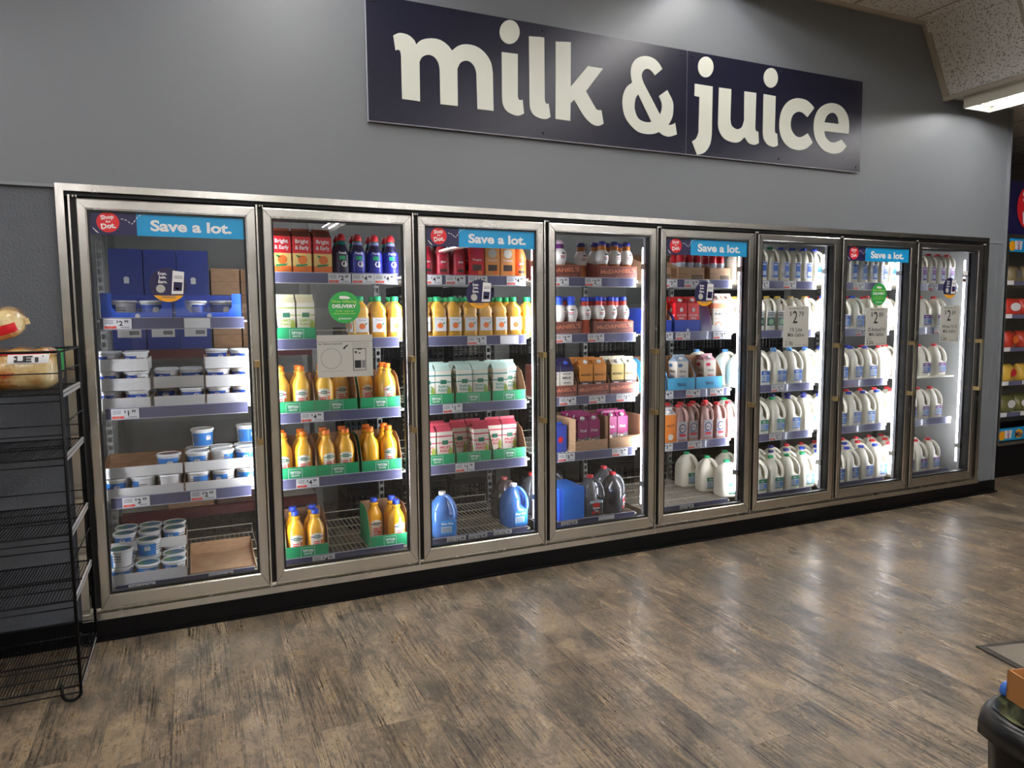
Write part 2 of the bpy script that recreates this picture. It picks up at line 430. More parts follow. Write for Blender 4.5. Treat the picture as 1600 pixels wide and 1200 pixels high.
# ------------------------------------------------------------ wall sign
SIGN={
'm':[[(1.446,2.895,1),(1.479,2.912),(1.523,2.909),(1.554,2.889),(1.565,2.868,1),(1.594,2.894),(1.644,2.91),(1.695,2.909),(1.736,2.889),(1.759,2.865,1),(1.797,2.895),(1.844,2.909),(1.901,2.904),(1.949,2.876),(1.98,2.833),(1.99,2.781,1),(1.992,2.583,1),(1.899,2.583,1),(1.895,2.769,1),(1.885,2.798),(1.862,2.821),(1.833,2.824),(1.805,2.809),(1.788,2.777,1),(1.787,2.586,1),(1.691,2.585,1),(1.69,2.76,1),(1.683,2.793),(1.661,2.82),(1.629,2.826),(1.597,2.811),(1.581,2.784,1),(1.58,2.587,1),(1.485,2.588,1),(1.484,2.8,1),(1.48,2.823),(1.47,2.829),(1.456,2.824,1)]],
'i':[[(2.044,2.897,1),(2.139,2.9,1),(2.137,2.679,1),(2.14,2.664),(2.149,2.658),(2.166,2.662,1),(2.174,2.589,1),(2.145,2.575),(2.11,2.575),(2.069,2.592),(2.047,2.625),(2.043,2.669,1)],[(2.151,3.017),(2.143,2.985),(2.121,2.959),(2.091,2.946),(2.062,2.95),(2.04,2.97),(2.033,3.0),(2.041,3.032),(2.063,3.058),(2.092,3.071),(2.122,3.067),(2.143,3.047)]],
'l':[[(2.207,3.003,1),(2.292,3.01),(2.301,3.003,1),(2.302,2.685,1),(2.305,2.665),(2.314,2.657),(2.327,2.659,1),(2.338,2.588,1),(2.311,2.573),(2.269,2.574),(2.233,2.588),(2.212,2.62),(2.208,2.665,1)]],
'k':[[(2.372,2.999,1),(2.46,3.009),(2.468,3.003,1),(2.467,2.766,1),(2.579,2.894,1),(2.679,2.894,1),(2.566,2.754,1),(2.621,2.679,1),(2.64,2.659),(2.669,2.66,1),(2.684,2.586,1),(2.655,2.571),(2.616,2.572),(2.571,2.598),(2.538,2.632,1),(2.489,2.699,1),(2.466,2.676,1),(2.464,2.579,1),(2.37,2.58,1)]],
'amp':[[(3.092,2.945,1),(3.062,2.979),(3.019,3.0),(2.964,3.002),(2.91,2.981),(2.876,2.939),(2.868,2.89),(2.878,2.84,1),(2.839,2.808),(2.815,2.756),(2.812,2.702),(2.828,2.644),(2.864,2.599),(2.919,2.564),(2.98,2.555),(3.036,2.562),(3.073,2.576,1),(3.105,2.56),(3.15,2.556),(3.204,2.574,1),(3.19,2.641,1),(3.168,2.629),(3.14,2.623,1),(3.167,2.669),(3.175,2.716),(3.17,2.766),(3.129,2.827,1),(3.069,2.785,1),(3.088,2.752),(3.091,2.717),(3.079,2.677,1),(2.959,2.847,1),(2.945,2.885),(2.955,2.915),(2.979,2.931),(3.007,2.927),(3.039,2.901,1)],[(2.921,2.778,1),(3.017,2.629,1),(2.974,2.624),(2.925,2.639),(2.9,2.682),(2.897,2.721),(2.905,2.756)]],
'j':[[(3.333,2.889,1),(3.471,2.889,1),(3.47,2.601,1),(3.458,2.537),(3.418,2.486),(3.359,2.465,1),(3.319,2.543,1),(3.35,2.564),(3.367,2.602,1),(3.37,2.814,1),(3.333,2.817,1)],[(3.475,3.007),(3.467,2.975),(3.446,2.949),(3.416,2.937),(3.386,2.942),(3.364,2.962),(3.356,2.991),(3.363,3.023),(3.384,3.048),(3.414,3.06),(3.444,3.056),(3.466,3.037)]],
'u':[[(3.521,2.889,1),(3.618,2.89,1),(3.615,2.71,1),(3.626,2.669),(3.668,2.65),(3.709,2.667),(3.727,2.711,1),(3.725,2.89,1),(3.821,2.891,1),(3.819,2.677,1),(3.825,2.656),(3.845,2.652,1),(3.852,2.581,1),(3.819,2.567),(3.769,2.573),(3.732,2.607,1),(3.691,2.574),(3.635,2.566),(3.566,2.584),(3.523,2.638),(3.518,2.7,1)]],
'i2':[[(3.884,2.892,1),(3.985,2.89,1),(3.984,2.677,1),(3.989,2.658),(4.006,2.654,1),(4.014,2.581,1),(3.979,2.568),(3.927,2.577),(3.893,2.608),(3.884,2.651,1)],[(4.0,3.007),(3.993,2.975),(3.972,2.95),(3.942,2.938),(3.912,2.943),(3.89,2.963),(3.881,2.992),(3.888,3.024),(3.909,3.049),(3.939,3.061),(3.969,3.057),(3.991,3.037)]],
'c':[[(4.326,2.851,1),(4.266,2.786,1),(4.219,2.812),(4.173,2.81),(4.133,2.78),(4.12,2.729),(4.132,2.686),(4.171,2.654),(4.217,2.653),(4.273,2.682,1),(4.321,2.627,1),(4.259,2.58),(4.175,2.565),(4.098,2.583),(4.044,2.633),(4.023,2.708),(4.038,2.798),(4.088,2.864),(4.163,2.897),(4.247,2.896),(4.302,2.871)]],
'e':[[(4.653,2.715,1),(4.423,2.712,1),(4.436,2.675),(4.477,2.647),(4.525,2.646),(4.586,2.67,1),(4.636,2.63,1),(4.585,2.585),(4.504,2.569),(4.415,2.588),(4.35,2.645),(4.326,2.727),(4.343,2.813),(4.396,2.872),(4.482,2.902),(4.571,2.891),(4.631,2.844),(4.653,2.782)],[(4.421,2.769,1),(4.555,2.771,1),(4.545,2.812),(4.517,2.837),(4.48,2.837),(4.443,2.813)]],
}
def spline(pts):
    n = len(pts); out = []
    V = [Vector((p[0], p[1])) for p in pts]; C = [len(p) > 2 for p in pts]
    for i in range(n):
        p1, p2 = V[i], V[(i+1) % n]
        c1_, c2_ = C[i], C[(i+1) % n]
        out.append(p1)
        if c1_ and c2_: continue
        p0 = V[i-1] if not c1_ else p1 - (p2-p1)*0.0
        p3 = V[(i+2) % n] if not c2_ else p2
        for k in range(1, 5):
            t = k/5.0
            out.append(0.5*((2*p1) + (p2-p0)*t + (2*p0-5*p1+4*p2-p3)*t*t + (3*p1-p0-3*p2+p3)*t**3))
    return out
def letter_mesh(loops, y, depth, mt):
    cu_ = bpy.data.curves.new('s', 'CURVE'); cu_.dimensions = '2D'; cu_.fill_mode = 'BOTH'; cu_.extrude = depth/2
    for lp in loops:
        pp = spline(lp); s_ = cu_.splines.new('POLY'); s_.points.add(len(pp)-1); s_.use_cyclic_u = True
        for i, p in enumerate(pp): s_.points[i].co = (p.x, p.y, 0, 1)
    ob = bpy.data.objects.new('s', cu_); me = bpy.data.meshes.new_from_object(ob)
    vs_ = [(v.co.x, y + v.co.z*-1, v.co.y) for v in me.vertices]; fs = [tuple(p.vertices) for p in me.polygons]
    b_ = MB(); b_.add(vs_, fs, mt); bpy.data.objects.remove(ob); bpy.data.curves.remove(cu_); bpy.data.meshes.remove(me)
    return b_.mesh('lettering')
signn_m = mat('sign_navy', '16172a', 0.33, spec=0.35)
bump(signn_m, 300, 0.05, 2, 0.001)
cream_m = mat('sign_cream', 'e2e4d6', 0.5)
sg = tag(empty('wall_sign', (1.31, 0, 2.466)), 'long black sign reading milk & juice in cream letters', 'sign')
SO = Vector((1.31, 0, 2.466))
for x0, x1 in ((1.31, 3.2755), (3.2785, 4.775)):
    b_ = MB(); b_.box(x0-SO.x, x1-SO.x, -0.014, -0.002, 0, 0.612, signn_m)
    e = 0.004
    b_.box(x0-SO.x-e, x0-SO.x, -0.012, 0.0, -e, 0.612+e, railedge_m) ; b_.box(x0-SO.x, x1-SO.x, -0.012, 0.0, -e, 0, railedge_m)
    pnl = link('sign_panel', b_.mesh('sign_panel'), sg)
    for xx in (x0+0.04, (x0+x1)/2, x1-0.04):
        for zz in (0.03, 0.582):
            s_ = MB(); s_.tube([(xx-SO.x, -0.014, zz), (xx-SO.x, -0.0165, zz)], 0.007, rubber_m, 10); link('screw', s_.mesh('screw'), pnl)
for k, loops in SIGN.items():
    me = letter_mesh([[(p[0]-SO.x, p[1]-SO.z) + tuple(p[2:]) for p in lp] for lp in loops], -0.0155, 0.004, cream_m)
    link('letter', me, sg)
b_ = MB(); b_.box(0.05, 3.4, 0.0, WY, 0.05, 0.56, rubber_m); link('mounting_rail', b_.mesh('mounting_rail'), sg)

# ------------------------------------------------------------ cooler frame (one fixed assembly) and its doors
cf_ = tag(empty('cooler_frame', (0, 0, 0.096)), 'polished steel surround framing the eight glass cooler doors', 'cooler frame')
zo = -0.096
b_ = MB()
b_.box(-0.066, 6.25, -0.004, 0.05, 2.035+zo, 2.066+zo, steel_m)
b_.box(-0.066, -0.034, -0.004, 0.05, 0.096+zo, 2.035+zo, steel_m)
b_.box(6.212, 6.25, -0.004, 0.05, 0.096+zo, 2.035+zo, steel_m)
b_.box(-0.066, 6.25, -0.010, 0.05, 0.096+zo, 0.128+zo, steel_m)
b_.box(-0.034, 6.212, 0.016, 0.05, 2.018+zo, 2.035+zo, rubber_m)
b_.box(-0.034, 6.212, 0.040, 0.055, 0.128+zo, 0.2+zo, steel_m)
b_.box(-0.034, 6.212, 0.040, 0.06, 1.95+zo, 2.02+zo, rubber_m)
link('steel_surround', b_.mesh('steel_surround'), cf_)
for k in range(9):
    x = k*P_ - 0.0105
    b_ = MB()
    b_.box(x-0.022, x+0.030, 0.040, 0.085, 0.14+zo, 2.03+zo, rubber_m); b_.box(x-0.003, x+0.0185, 0.030, 0.040, 0.14+zo, 2.03+zo, rubber_m)
    b_.box(x-0.0105, x-0.003, 0.0, 0.03, 0.13+zo, 2.02+zo, steel_m)
    for dx in (0.006, 0.018): b_.box(x+dx, x+dx+0.006, 0.006, 0.02, 2.012+zo, 2.020+zo, white_m)
    mu = link('mullion', b_.mesh('mullion'), cf_)
    if True:
        b_ = MB(); lx = x + 0.0
        b_.box(lx-0.030, lx+0.034, 0.095, 0.118, 0.2+zo, 1.98+zo, bar_m)
        b_.box(lx-0.034, lx+0.038, 0.092, 0.140, 1.765+zo, 1.80+zo, perf_m); b_.box(lx-0.034, lx+0.038, 0.092, 0.140, 0.375+zo, 0.41+zo, perf_m)
        lb_ = link('light_bar', b_.mesh('light_bar'), cf_)
        for s_ in (-1, 1):
            if (k == 0 and s_ < 0) or (k == 8 and s_ > 0): continue
            t = MB(); t.tube([(lx+0.002+s_*0.022, 0.128, 0.26+zo), (lx+0.002+s_*0.022, 0.128, 1.90+zo)], 0.0105, lens_m, 8); link('light_tube', t.mesh('light_tube'), lb_)

def frame_mesh():
    b_ = MB(); x0, x1, z0, z1, w_ = 0.009, 0.749, 0.142, 2.006, 0.0
    xi0, xi1, zi0, zi1 = 0.048, 0.706, 0.208, 1.960
    prof = [(0.0, 0.03), (0.0, 0.002), (0.1, 0.0), (0.88, 0.0), (0.94, 0.004), (1.0, 0.004), (1.0, 0.036)]
    rings = []
    for t, y in prof:
        a0, a1, c0, c1 = x0+(xi0-x0)*t, x1+(xi1-x1)*t, z0+(zi0-z0)*t, z1+(zi1-z1)*t
        rings.append([(a0, y, c0), (a1, y, c0), (a1, y, c1), (a0, y, c1)])
    for i in range(len(rings)-1):
        A_, B_ = rings[i], rings[i+1]
        for k in range(4):
            k2 = (k+1) % 4
            b_.add([A_[k], A_[k2], B_[k2], B_[k]], [(0, 1, 2, 3)], steel_m)
    b_.add([rings[0][k] for k in range(4)] + [rings[-1][k] for k in range(4)], [(k, k+4, (k+1) % 4+4, (k+1) % 4) for k in range(4)], rubber_m)
    for k, (p, q_) in enumerate(zip(rings[1], rings[-2])):      # mitre seams
        p, q_ = Vector(p), Vector(q_); d_ = (q_-p).normalized(); n_ = Vector((d_.z, 0, -d_.x))*0.0008
        b_.add([p+n_+Vector((0, -.003, 0)), p-n_+Vector((0, -.003, 0)), q_-n_+Vector((0, -.0045, 0)), q_+n_+Vector((0, -.0045, 0))], [(0, 1, 2, 3)], rubber_m)
    return b_.mesh('door_frame')
FM = frame_mesh()
b_ = MB(); xi0, xi1, zi0, zi1 = 0.048, 0.706, 0.208, 1.960; g = 0.009
for bx in ((xi0, xi0+g, zi0, zi1), (xi1-g, xi1, zi0, zi1), (xi0+g, xi1-g, zi0, zi0+g), (xi0+g, xi1-g, zi1-g, zi1)): b_.box(bx[0], bx[1], 0.006, 0.034, bx[2], bx[3], rubber_m)
GK = b_.mesh('gasket')
b_ = MB(); b_.add([(xi0+.002, 0.014, zi0+.002), (xi1-.002, 0.014, zi0+.002), (xi1-.002, 0.014, zi1-.002), (xi0+.002, 0.014, zi1-.002)], [(0, 1, 2, 3)], glass_m)
GL = b_.mesh('glass_pane')
b_ = MB(); b_.box(0.721, 0.741, -0.044, -0.034, 0.886, 1.248, handled_m)
for hx in (0.7205, 0.7385): b_.box(hx, hx+0.003, -0.0458, -0.044, 0.886, 1.248, handle_m)
HB = b_.mesh('handle')
HK = []
for z in (0.862, 1.240):
    b_ = MB(); b_.box(0.719, 0.743, -0.048, 0.0, z, z+0.030, brass_m); HK.append(b_.mesh('handle_bracket'))

def banner_mesh():
    b_ = MB(); P = front(0, 0.0125, 0); P2 = front(0, 0.0118, 0); P3 = front(0, 0.0112, 0)
    b_.box(0.050, 0.242, 0.0126, 0.0134, 1.853, 1.957, navy_m); b_.box(0.242, 0.703, 0.0126, 0.0134, 1.853, 1.957, cyan_m)
    b_.disc(P, 0.128, 1.908, 0.045, 0.045, red_m, 32)
    b_.text(P2, 'Shop', 0.126, 1.928, 0.026, whitep_m, 0.03, rot=8); b_.text(P2, 'the', 0.128, 1.912, 0.015, whitep_m, 0.02, rot=8)
    b_.text(P2, 'Dot.', 0.129, 1.892, 0.032, whitep_m, 0.04, rot=8)
    pts = [(0.18, 1.925), (0.195, 1.923), (0.208, 1.915), (0.221, 1.903), (0.231, 1.912), (0.240, 1.928), (0.252, 1.941), (0.268, 1.949), (0.286, 1.953)]
    for i in range(len(pts)-1):
        a, c = Vector(pts[i]), Vector(pts[i+1]); d_ = (c-a)*0.62; n_ = Vector((-d_.y, d_.x)).normalized()*0.0014
        b_.poly(P2, [tuple(a+n_), tuple(a-n_), tuple(a+d_-n_), tuple(a+d_+n_)], whitep_m)
    b_.poly(P2, [(0.066, 1.882), (0.068, 1.883), (0.092, 1.858), (0.082, 1.862)], whitep_m)
    b_.text(P, 'Save a lot.', 0.470, 1.901, 0.066, whitep_m, 0.035, w=0.345, res=4)
    return b_.mesh('banner_sticker')
BN = banner_mesh()
def scan_mesh(cx, cz):
    r = 0.079; b_ = MB(); P = front(cx, 0.0132, cz); P1 = front(cx, 0.0125, cz); P2 = front(cx, 0.0118, cz); P3 = front(cx, 0.0111, cz)
    b_.disc(P, 0, 0, r, r, navy_m, 36)
    b_.disc(P1, 0, 0, r-0.0003, r-0.0003, yellow_m, 14, 218, 322)
    for i, t in enumerate(('Scan.', 'Join.', 'Earn.')): b_.text(P2, t, -0.022, 0.052-i*0.019, 0.0185, whitep_m, 0.03)
    b_.disc(P2, -0.032, -0.018, 0.019, 0.019, paper_m, 18)
    b_.poly(P2, [(0.012, -0.042), (0.062, -0.042), (0.070, 0.060), (0.022, 0.066)], whitep_m)
    b_.poly(P3, [(0.020, -0.028), (0.056, -0.028), (0.061, 0.012), (0.024, 0.014)], navy_m)
    b_.poly(P3, [(0.026, -0.012), (0.050, -0.012), (0.038, -0.024)], red_m)
    for z in (0.03, 0.038): b_.quad(P3, 0.026, 0.062, z, z+0.003, ink2_m)
    for z in (-0.052, -0.060): b_.quad(P3, -0.03, 0.03, z, z+0.0025, ink2_m)
    return b_.mesh('round_sticker')
def delivery_mesh(cx, cz):
    r = 0.081; b_ = MB(); P = front(cx, 0.0132, cz); P2 = front(cx, 0.0122, cz)
    b_.disc(P, 0, 0, r, r, greens_m, 36)
    b_.quad(P2, -0.024, 0.008, 0.043, 0.058, whitep_m); b_.poly(P2, [(0.008, 0.043), (0.028, 0.043), (0.028, 0.050), (0.018, 0.056), (0.008, 0.056)], whitep_m)
    ly = mat('pale_green_print', 'b6dc6a', 0.4)
    b_.text(P2, 'Now Offering', 0, 0.028, 0.0185, ly, 0.02, w=0.122); b_.text(P2, 'DELIVERY', 0, 0.006, 0.023, whitep_m, 0.04, w=0.122)
    b_.text(P2, 'Order online at', 0, -0.018, 0.012, ly, 0.01, w=0.09); b_.text(P2, 'shop.savealot.com', 0, -0.032, 0.012, ly, 0.01, w=0.11)
    b_.text(P2, 'instacart', 0.006, -0.056, 0.014, whitep_m, 0.02, w=0.052); b_.poly(P2, [(-0.034, -0.062), (-0.026, -0.062), (-0.024, -0.050)], whitep_m)
    return b_.mesh('round_sticker')
def price_sign_mesh(x0, x1, z0, z1, price, cents, l1, l2, unit):
    b_ = MB(); cx = (x0+x1)/2; cz = (z0+z1)/2; w_ = x1-x0; P = front(cx, 0.0115, cz)
    b_.box(x0, x1, 0.012, 0.0134, z0, z1, paper_m)
    b_.text(P, 'REGULAR PRICE  UNIT', 0, 0.124, 0.012, ink_m, 0.01, w=w_*0.62)
    b_.text(P, '$', -0.052, 0.088, 0.044, ink_m, 0.0, w=0.018); b_.text(P, price, -0.012, 0.066, 0.12, ink_m, 0.01, w=0.042); b_.text(P, cents, 0.044, 0.086, 0.050, ink_m, 0.0, w=0.046)
    b_.text(P, l1, 0, -0.020, 0.038, ink_m, 0.005, w=w_*0.80 if len(l1) > 9 else w_*0.48); b_.text(P, l2, 0, -0.056, 0.038, ink_m, 0.005, w=w_*0.66)
    b_.text(P, 'unit price', -0.07, -0.086, 0.010, ink_m, 0.01); b_.text(P, unit, -0.062, -0.117, 0.042, ink_m, 0.005, w=0.072); b_.text(P, 'per ounce  128 oz', 0.045, -0.127, 0.011, ink_m, 0.0, w=0.1)
    return b_.mesh('price_sign')
def wifi_paper_mesh():
    b_ = MB(); x0, x1, z0, z1 = 0.247, 0.530, 1.172, 1.388; P = front(0, 0.0115, 0)
    b_.box(x0, x1, 0.012, 0.0134, z0, z1, paper_m)
    b_.quad(P, x0+.002, x1-.002, 1.353, 1.3545, ink_m)
    b_.text(P, 'Easy 1-Minute Job Opportunities', 0.315, 1.342, 0.010, ink_m, 0.02, w=0.12)
    for i, t in enumerate(('Scan the code and', 'then take a photo', 'to see what is on offer')): b_.text(P, t, 0.468, 1.345-i*0.009, 0.008, ink2_m, 0.0, w=0.09)
    b_.poly(P, [(0.375, 1.318), (0.392, 1.334), (0.404, 1.337), (0.404, 1.332), (0.395, 1.328), (0.386, 1.316), (0.391, 1.313)], ink_m)
    n = 40
    for i in range(n):
        a, c = 2*math.pi*i/n, 2*math.pi*(i+1)/n
        b_.poly(P, [(0.317+0.052*math.cos(t), 1.268+0.052*math.sin(t)) if rr_ == 0 else (0.317+0.0505*math.cos(t), 1.268+0.0505*math.sin(t)) for t, rr_ in ((a, 0), (c, 0), (c, 1), (a, 1))], ink_m)
    b_.quad(P, 0.262, 0.383, 1.203, 1.2042, ink2_m)
    b_.quad(P, 0.427, 0.495, 1.203, 1.318, ink_m); P2 = front(0, 0.0108, 0); b_.quad(P2, 0.430, 0.492, 1.206, 1.315, paper_m)
    P3 = front(0, 0.0101, 0); b_.quad(P3, 0.448, 0.474, 1.311, 1.316, ink_m); b_.disc(P3, 0.442, 1.298, 0.006, 0.006, ink_m, 12)
    b_.quad(P3, 0.456, 0.466, 1.290, 1.296, ink_m); b_.quad(P3, 0.435, 0.468, 1.216, 1.256, ink_m); b_.quad(P3, 0.472, 0.490, 1.216, 1.256, ink2_m)
    return b_.mesh('paper_notice')
dlabels = {1: 'over tubs and white trays, beside the bread rack', 2: 'with a paper notice and green delivery sticker', 3: 'over amber juice bottles and two blue jugs',
           4: 'without stickers, over creamers and brown trays', 5: 'over light blue trays and pink-brown milk jugs', 6: 'with a shaded grey one percent milk price sign',
           7: 'with banner, green sticker and shaded grey price sign', 8: 'at the far end with whole milk price sign'}
for d in range(1, 9):
    r = empty('cooler_door', (X0(d), -0.0005, 0))
    tag(r, ('steel framed glass cooler door ' + dlabels[d]), 'cooler door', 'glass doors of the cooler')
    link('door_frame', FM, r); link('glass_pane', GL, r); link('gasket', GK, r)
    h = link('handle', HB, r)
    for hk in HK: link('handle_bracket', hk, h)
    if d in (1, 3, 5, 7): link('banner_sticker', BN, r)['label'] = 'navy and blue strip reading Shop the Dot, Save a lot.'
    if d in (1, 3, 5): link('round_sticker', scan_mesh(0.358, {1: 1.633, 3: 1.6, 5: 1.612}[d]), r)['label'] = 'round navy and yellow sticker'
    if d == 8: link('round_sticker', scan_mesh(0.40, 1.670), r)['label'] = 'round navy and yellow sticker'
    if d == 2: link('round_sticker', delivery_mesh(0.391, 1.528), r)['label'] = 'round green sticker'; link('paper_notice', wifi_paper_mesh(), r)['label'] = 'shaded grey paper notice with phone drawing'
    if d == 7: link('round_sticker', delivery_mesh(0.396, 1.617), r)['label'] = 'round green sticker'
    if d == 6: link('price_sign', price_sign_mesh(0.257, 0.486, 1.252, 1.532, '2', '79', '1% Lite', 'Milk Gallon', '2.18¢'), r)
    if d == 7: link('price_sign', price_sign_mesh(0.270, 0.495, 1.245, 1.520, '2', '89', '2% Reduced Fat', 'Milk Gallon', '2.26¢'), r)
    if d == 8:
        link('price_sign', price_sign_mesh(0.303, 0.525, 1.252, 1.536, '2', '89', 'Whole Vit D', 'Milk Gallon', '2.26¢'), r)
        b_ = MB(); b_.quad(front(0, 0.0128, 0), 0.553, 0.603, 1.772, 1.806, whitep_m); b_.disc(front(0, 0.0128, 0), 0.566, 1.732, 0.017, 0.017, mat('brown_sticker', '3a2018', 0.5), 16)
        link('small_sticker', b_.mesh('small_sticker'), r)

# ------------------------------------------------------------ wire shelves with price channels
def deck_mesh():
    b_ = MB(); x0, x1, y0, y1 = 0.045, 0.735, 0.176, 0.90
    n = 27
    for i in range(n):
        x = x0 + (x1-x0)*i/(n-1)
        b_.box(x-0.0016, x+0.0016, y0, y1, -0.0045, 0, wire_m)
    b_.box(x0, x1, y0, y0+0.006, -0.012, -0.004, wire_m)
    for y in (0.36, 0.54, 0.72, 0.894): b_.box(x0, x1, y, y+0.006, -0.011, -0.0045, wire_m)
    b_.tube([(x0, y1, 0), (x0, y1, 0.045), (x1, y1, 0.045), (x1, y1, 0)], 0.003, wire_m, 6)
    return b_.mesh('wire_deck')
DK = deck_mesh()
def rail_mesh(x0, x1):
    b_ = MB()
    b_.box(x0, x1, 0.168, 0.1745, -0.043, 0.012, rail_m)
    b_.box(x0, x1, 0.166, 0.1685, -0.0445, -0.041, railedge_m); b_.box(x0, x1, 0.166, 0.1685, 0.010, 0.013, railedge_m)
    return b_.mesh('price_channel')
RM = {1: rail_mesh(0.058, 0.692), 2: rail_mesh(0.062, 0.715)}
TG = {}
def tag_mesh(t):
    if t not in TG:
        b_ = MB(); w_ = 0.118; P = front(0, 0.1650, 0)
        b_.quad(front(0, 0.1656, 0), -w_/2, w_/2, -0.040, 0.008, tag_m)
        if t:
            d_, c = t.split('.')
            b_.quad(P, -w_/2+.004, -w_/2+.054, -0.038, -0.027, tagr_m)
            b_.text(front(0, .1645, 0), '11.19', -w_/2+.027, -.0325, 0.009, tag_m, .0)
            b_.text(P, '$', -0.001, -0.006, 0.016, ink_m, 0.02); b_.text(P, d_, 0.014, -0.014, 0.032, ink_m, 0.03); b_.text(P, c, 0.037, -0.006, 0.018, ink_m, 0.03)
            for z in (-0.002, -0.009, -0.016): b_.quad(P, -w_/2+.006, -w_/2+.042, z, z+.0025, ink2_m)
            b_.quad(P, 0.012, 0.05, -0.034, -0.031, ink2_m)
        TG[t] = b_.mesh('price_tag')
    return TG[t]
TAGS = {(1, 1): [(.13, '2.99'), (.475, '')], (1, 2): [(.14, '1.99')], (1, 3): [(.165, '2.99'), (.465, '2.09')], (1, 4): [(.17, '2.29'), (.53, '2.99')],
 (2, 1): [(.40, '2.69'), (.525, '4.99'), (.645, '4.99')], (2, 3): [(.235, '4.99')], (2, 4): [(.20, '4.99')], (2, 5): [(.27, '4.99')],
 (3, 1): [(.135, '4.99'), (.275, '4.99'), (.41, '4.99'), (.65, '4.99')], (3, 2): [(.40, '5.99'), (.605, '')], (3, 3): [(.245, '1.79')], (3, 4): [(.315, '1.79')], (3, 5): [(.255, '1.99'), (.39, '2.49'), (.55, '1.99')],
 (4, 1): [(.17, '2.99'), (.40, '2.99')], (4, 2): [(.19, '2.99'), (.42, '2.99')], (4, 3): [(.22, '4.99'), (.43, '3.99'), (.63, '3.99')], (4, 4): [(.21, '3.99'), (.60, '3.99')], (4, 5): [(.23, '2.99'), (.50, '')],
 (5, 1): [(.20, '3.99'), (.375, '3.99')], (5, 2): [(.17, '3.49'), (.31, '3.29'), (.62, '3.49')], (5, 3): [(.18, '4.99'), (.40, '4.99'), (.60, '4.99')], (5, 4): [(.18, '3.29'), (.42, '3.29')], (5, 5): [(.36, '4.99')],
 (6, 1): [(.21, '2.19'), (.46, '2.19')], (6, 2): [(.45, '')], (6, 3): [(.37, '2.79')], (6, 4): [(.36, '2.79')],
 (7, 1): [(.37, '2.39'), (.66, '2.39')], (7, 2): [(.41, '2.89')], (8, 1): [(.42, '2.39')], (8, 2): [(.51, '2.89')]}
for d in range(1, 9):
    for s_, z in enumerate(RAIL[d], 1):
        r = empty('wire_shelf', (X0(d), 0, z-0.012))
        tag(r, 'cream wire shelf with lilac-grey price channel, %s level behind %s door from left' % (SHN[d][s_-1], ORD[d-1]), 'shelf', 'wire shelves inside the cooler')
        link('wire_deck', DK, r)
        if not (d == 8 and s_ == 3):
            pc = link('price_channel', RM[1 if d == 1 else 2], r)
            for x, t in TAGS.get((d, s_), []):
                o = link('price_tag', tag_mesh(t), pc); o.location = (x, 0, 0)
            if (d, s_) == (1, 1): pass
def upright_mesh():
    b_ = MB()
    b_.box(-0.016, -0.011, 0, 0.03, 0, 2.0, perf_m); b_.box(0.011, 0.016, 0, 0.03, 0, 2.0, perf_m)
    z = 0.0
    while z < 1.98:
        b_.box(-0.011, 0.011, 0.0, 0.004, z, z+0.018, perf_m); z += 0.045
    return b_.mesh('shelf_upright')
UP = upright_mesh()
for k in range(9):
    for y, w_ in ((0.91, 'rear'), (0.14, 'front')):
        if w_ == 'front' and k not in (0,): continue
        o = link('shelf_upright', UP, None, (k*P_ + (0.028 if w_ == 'front' else 0.0), y, 0))
        tag(o, 'slotted steel upright at the %s of the shelves, %s post from left' % (w_, ORD[k]), 'shelf post', 'slotted shelf uprights')

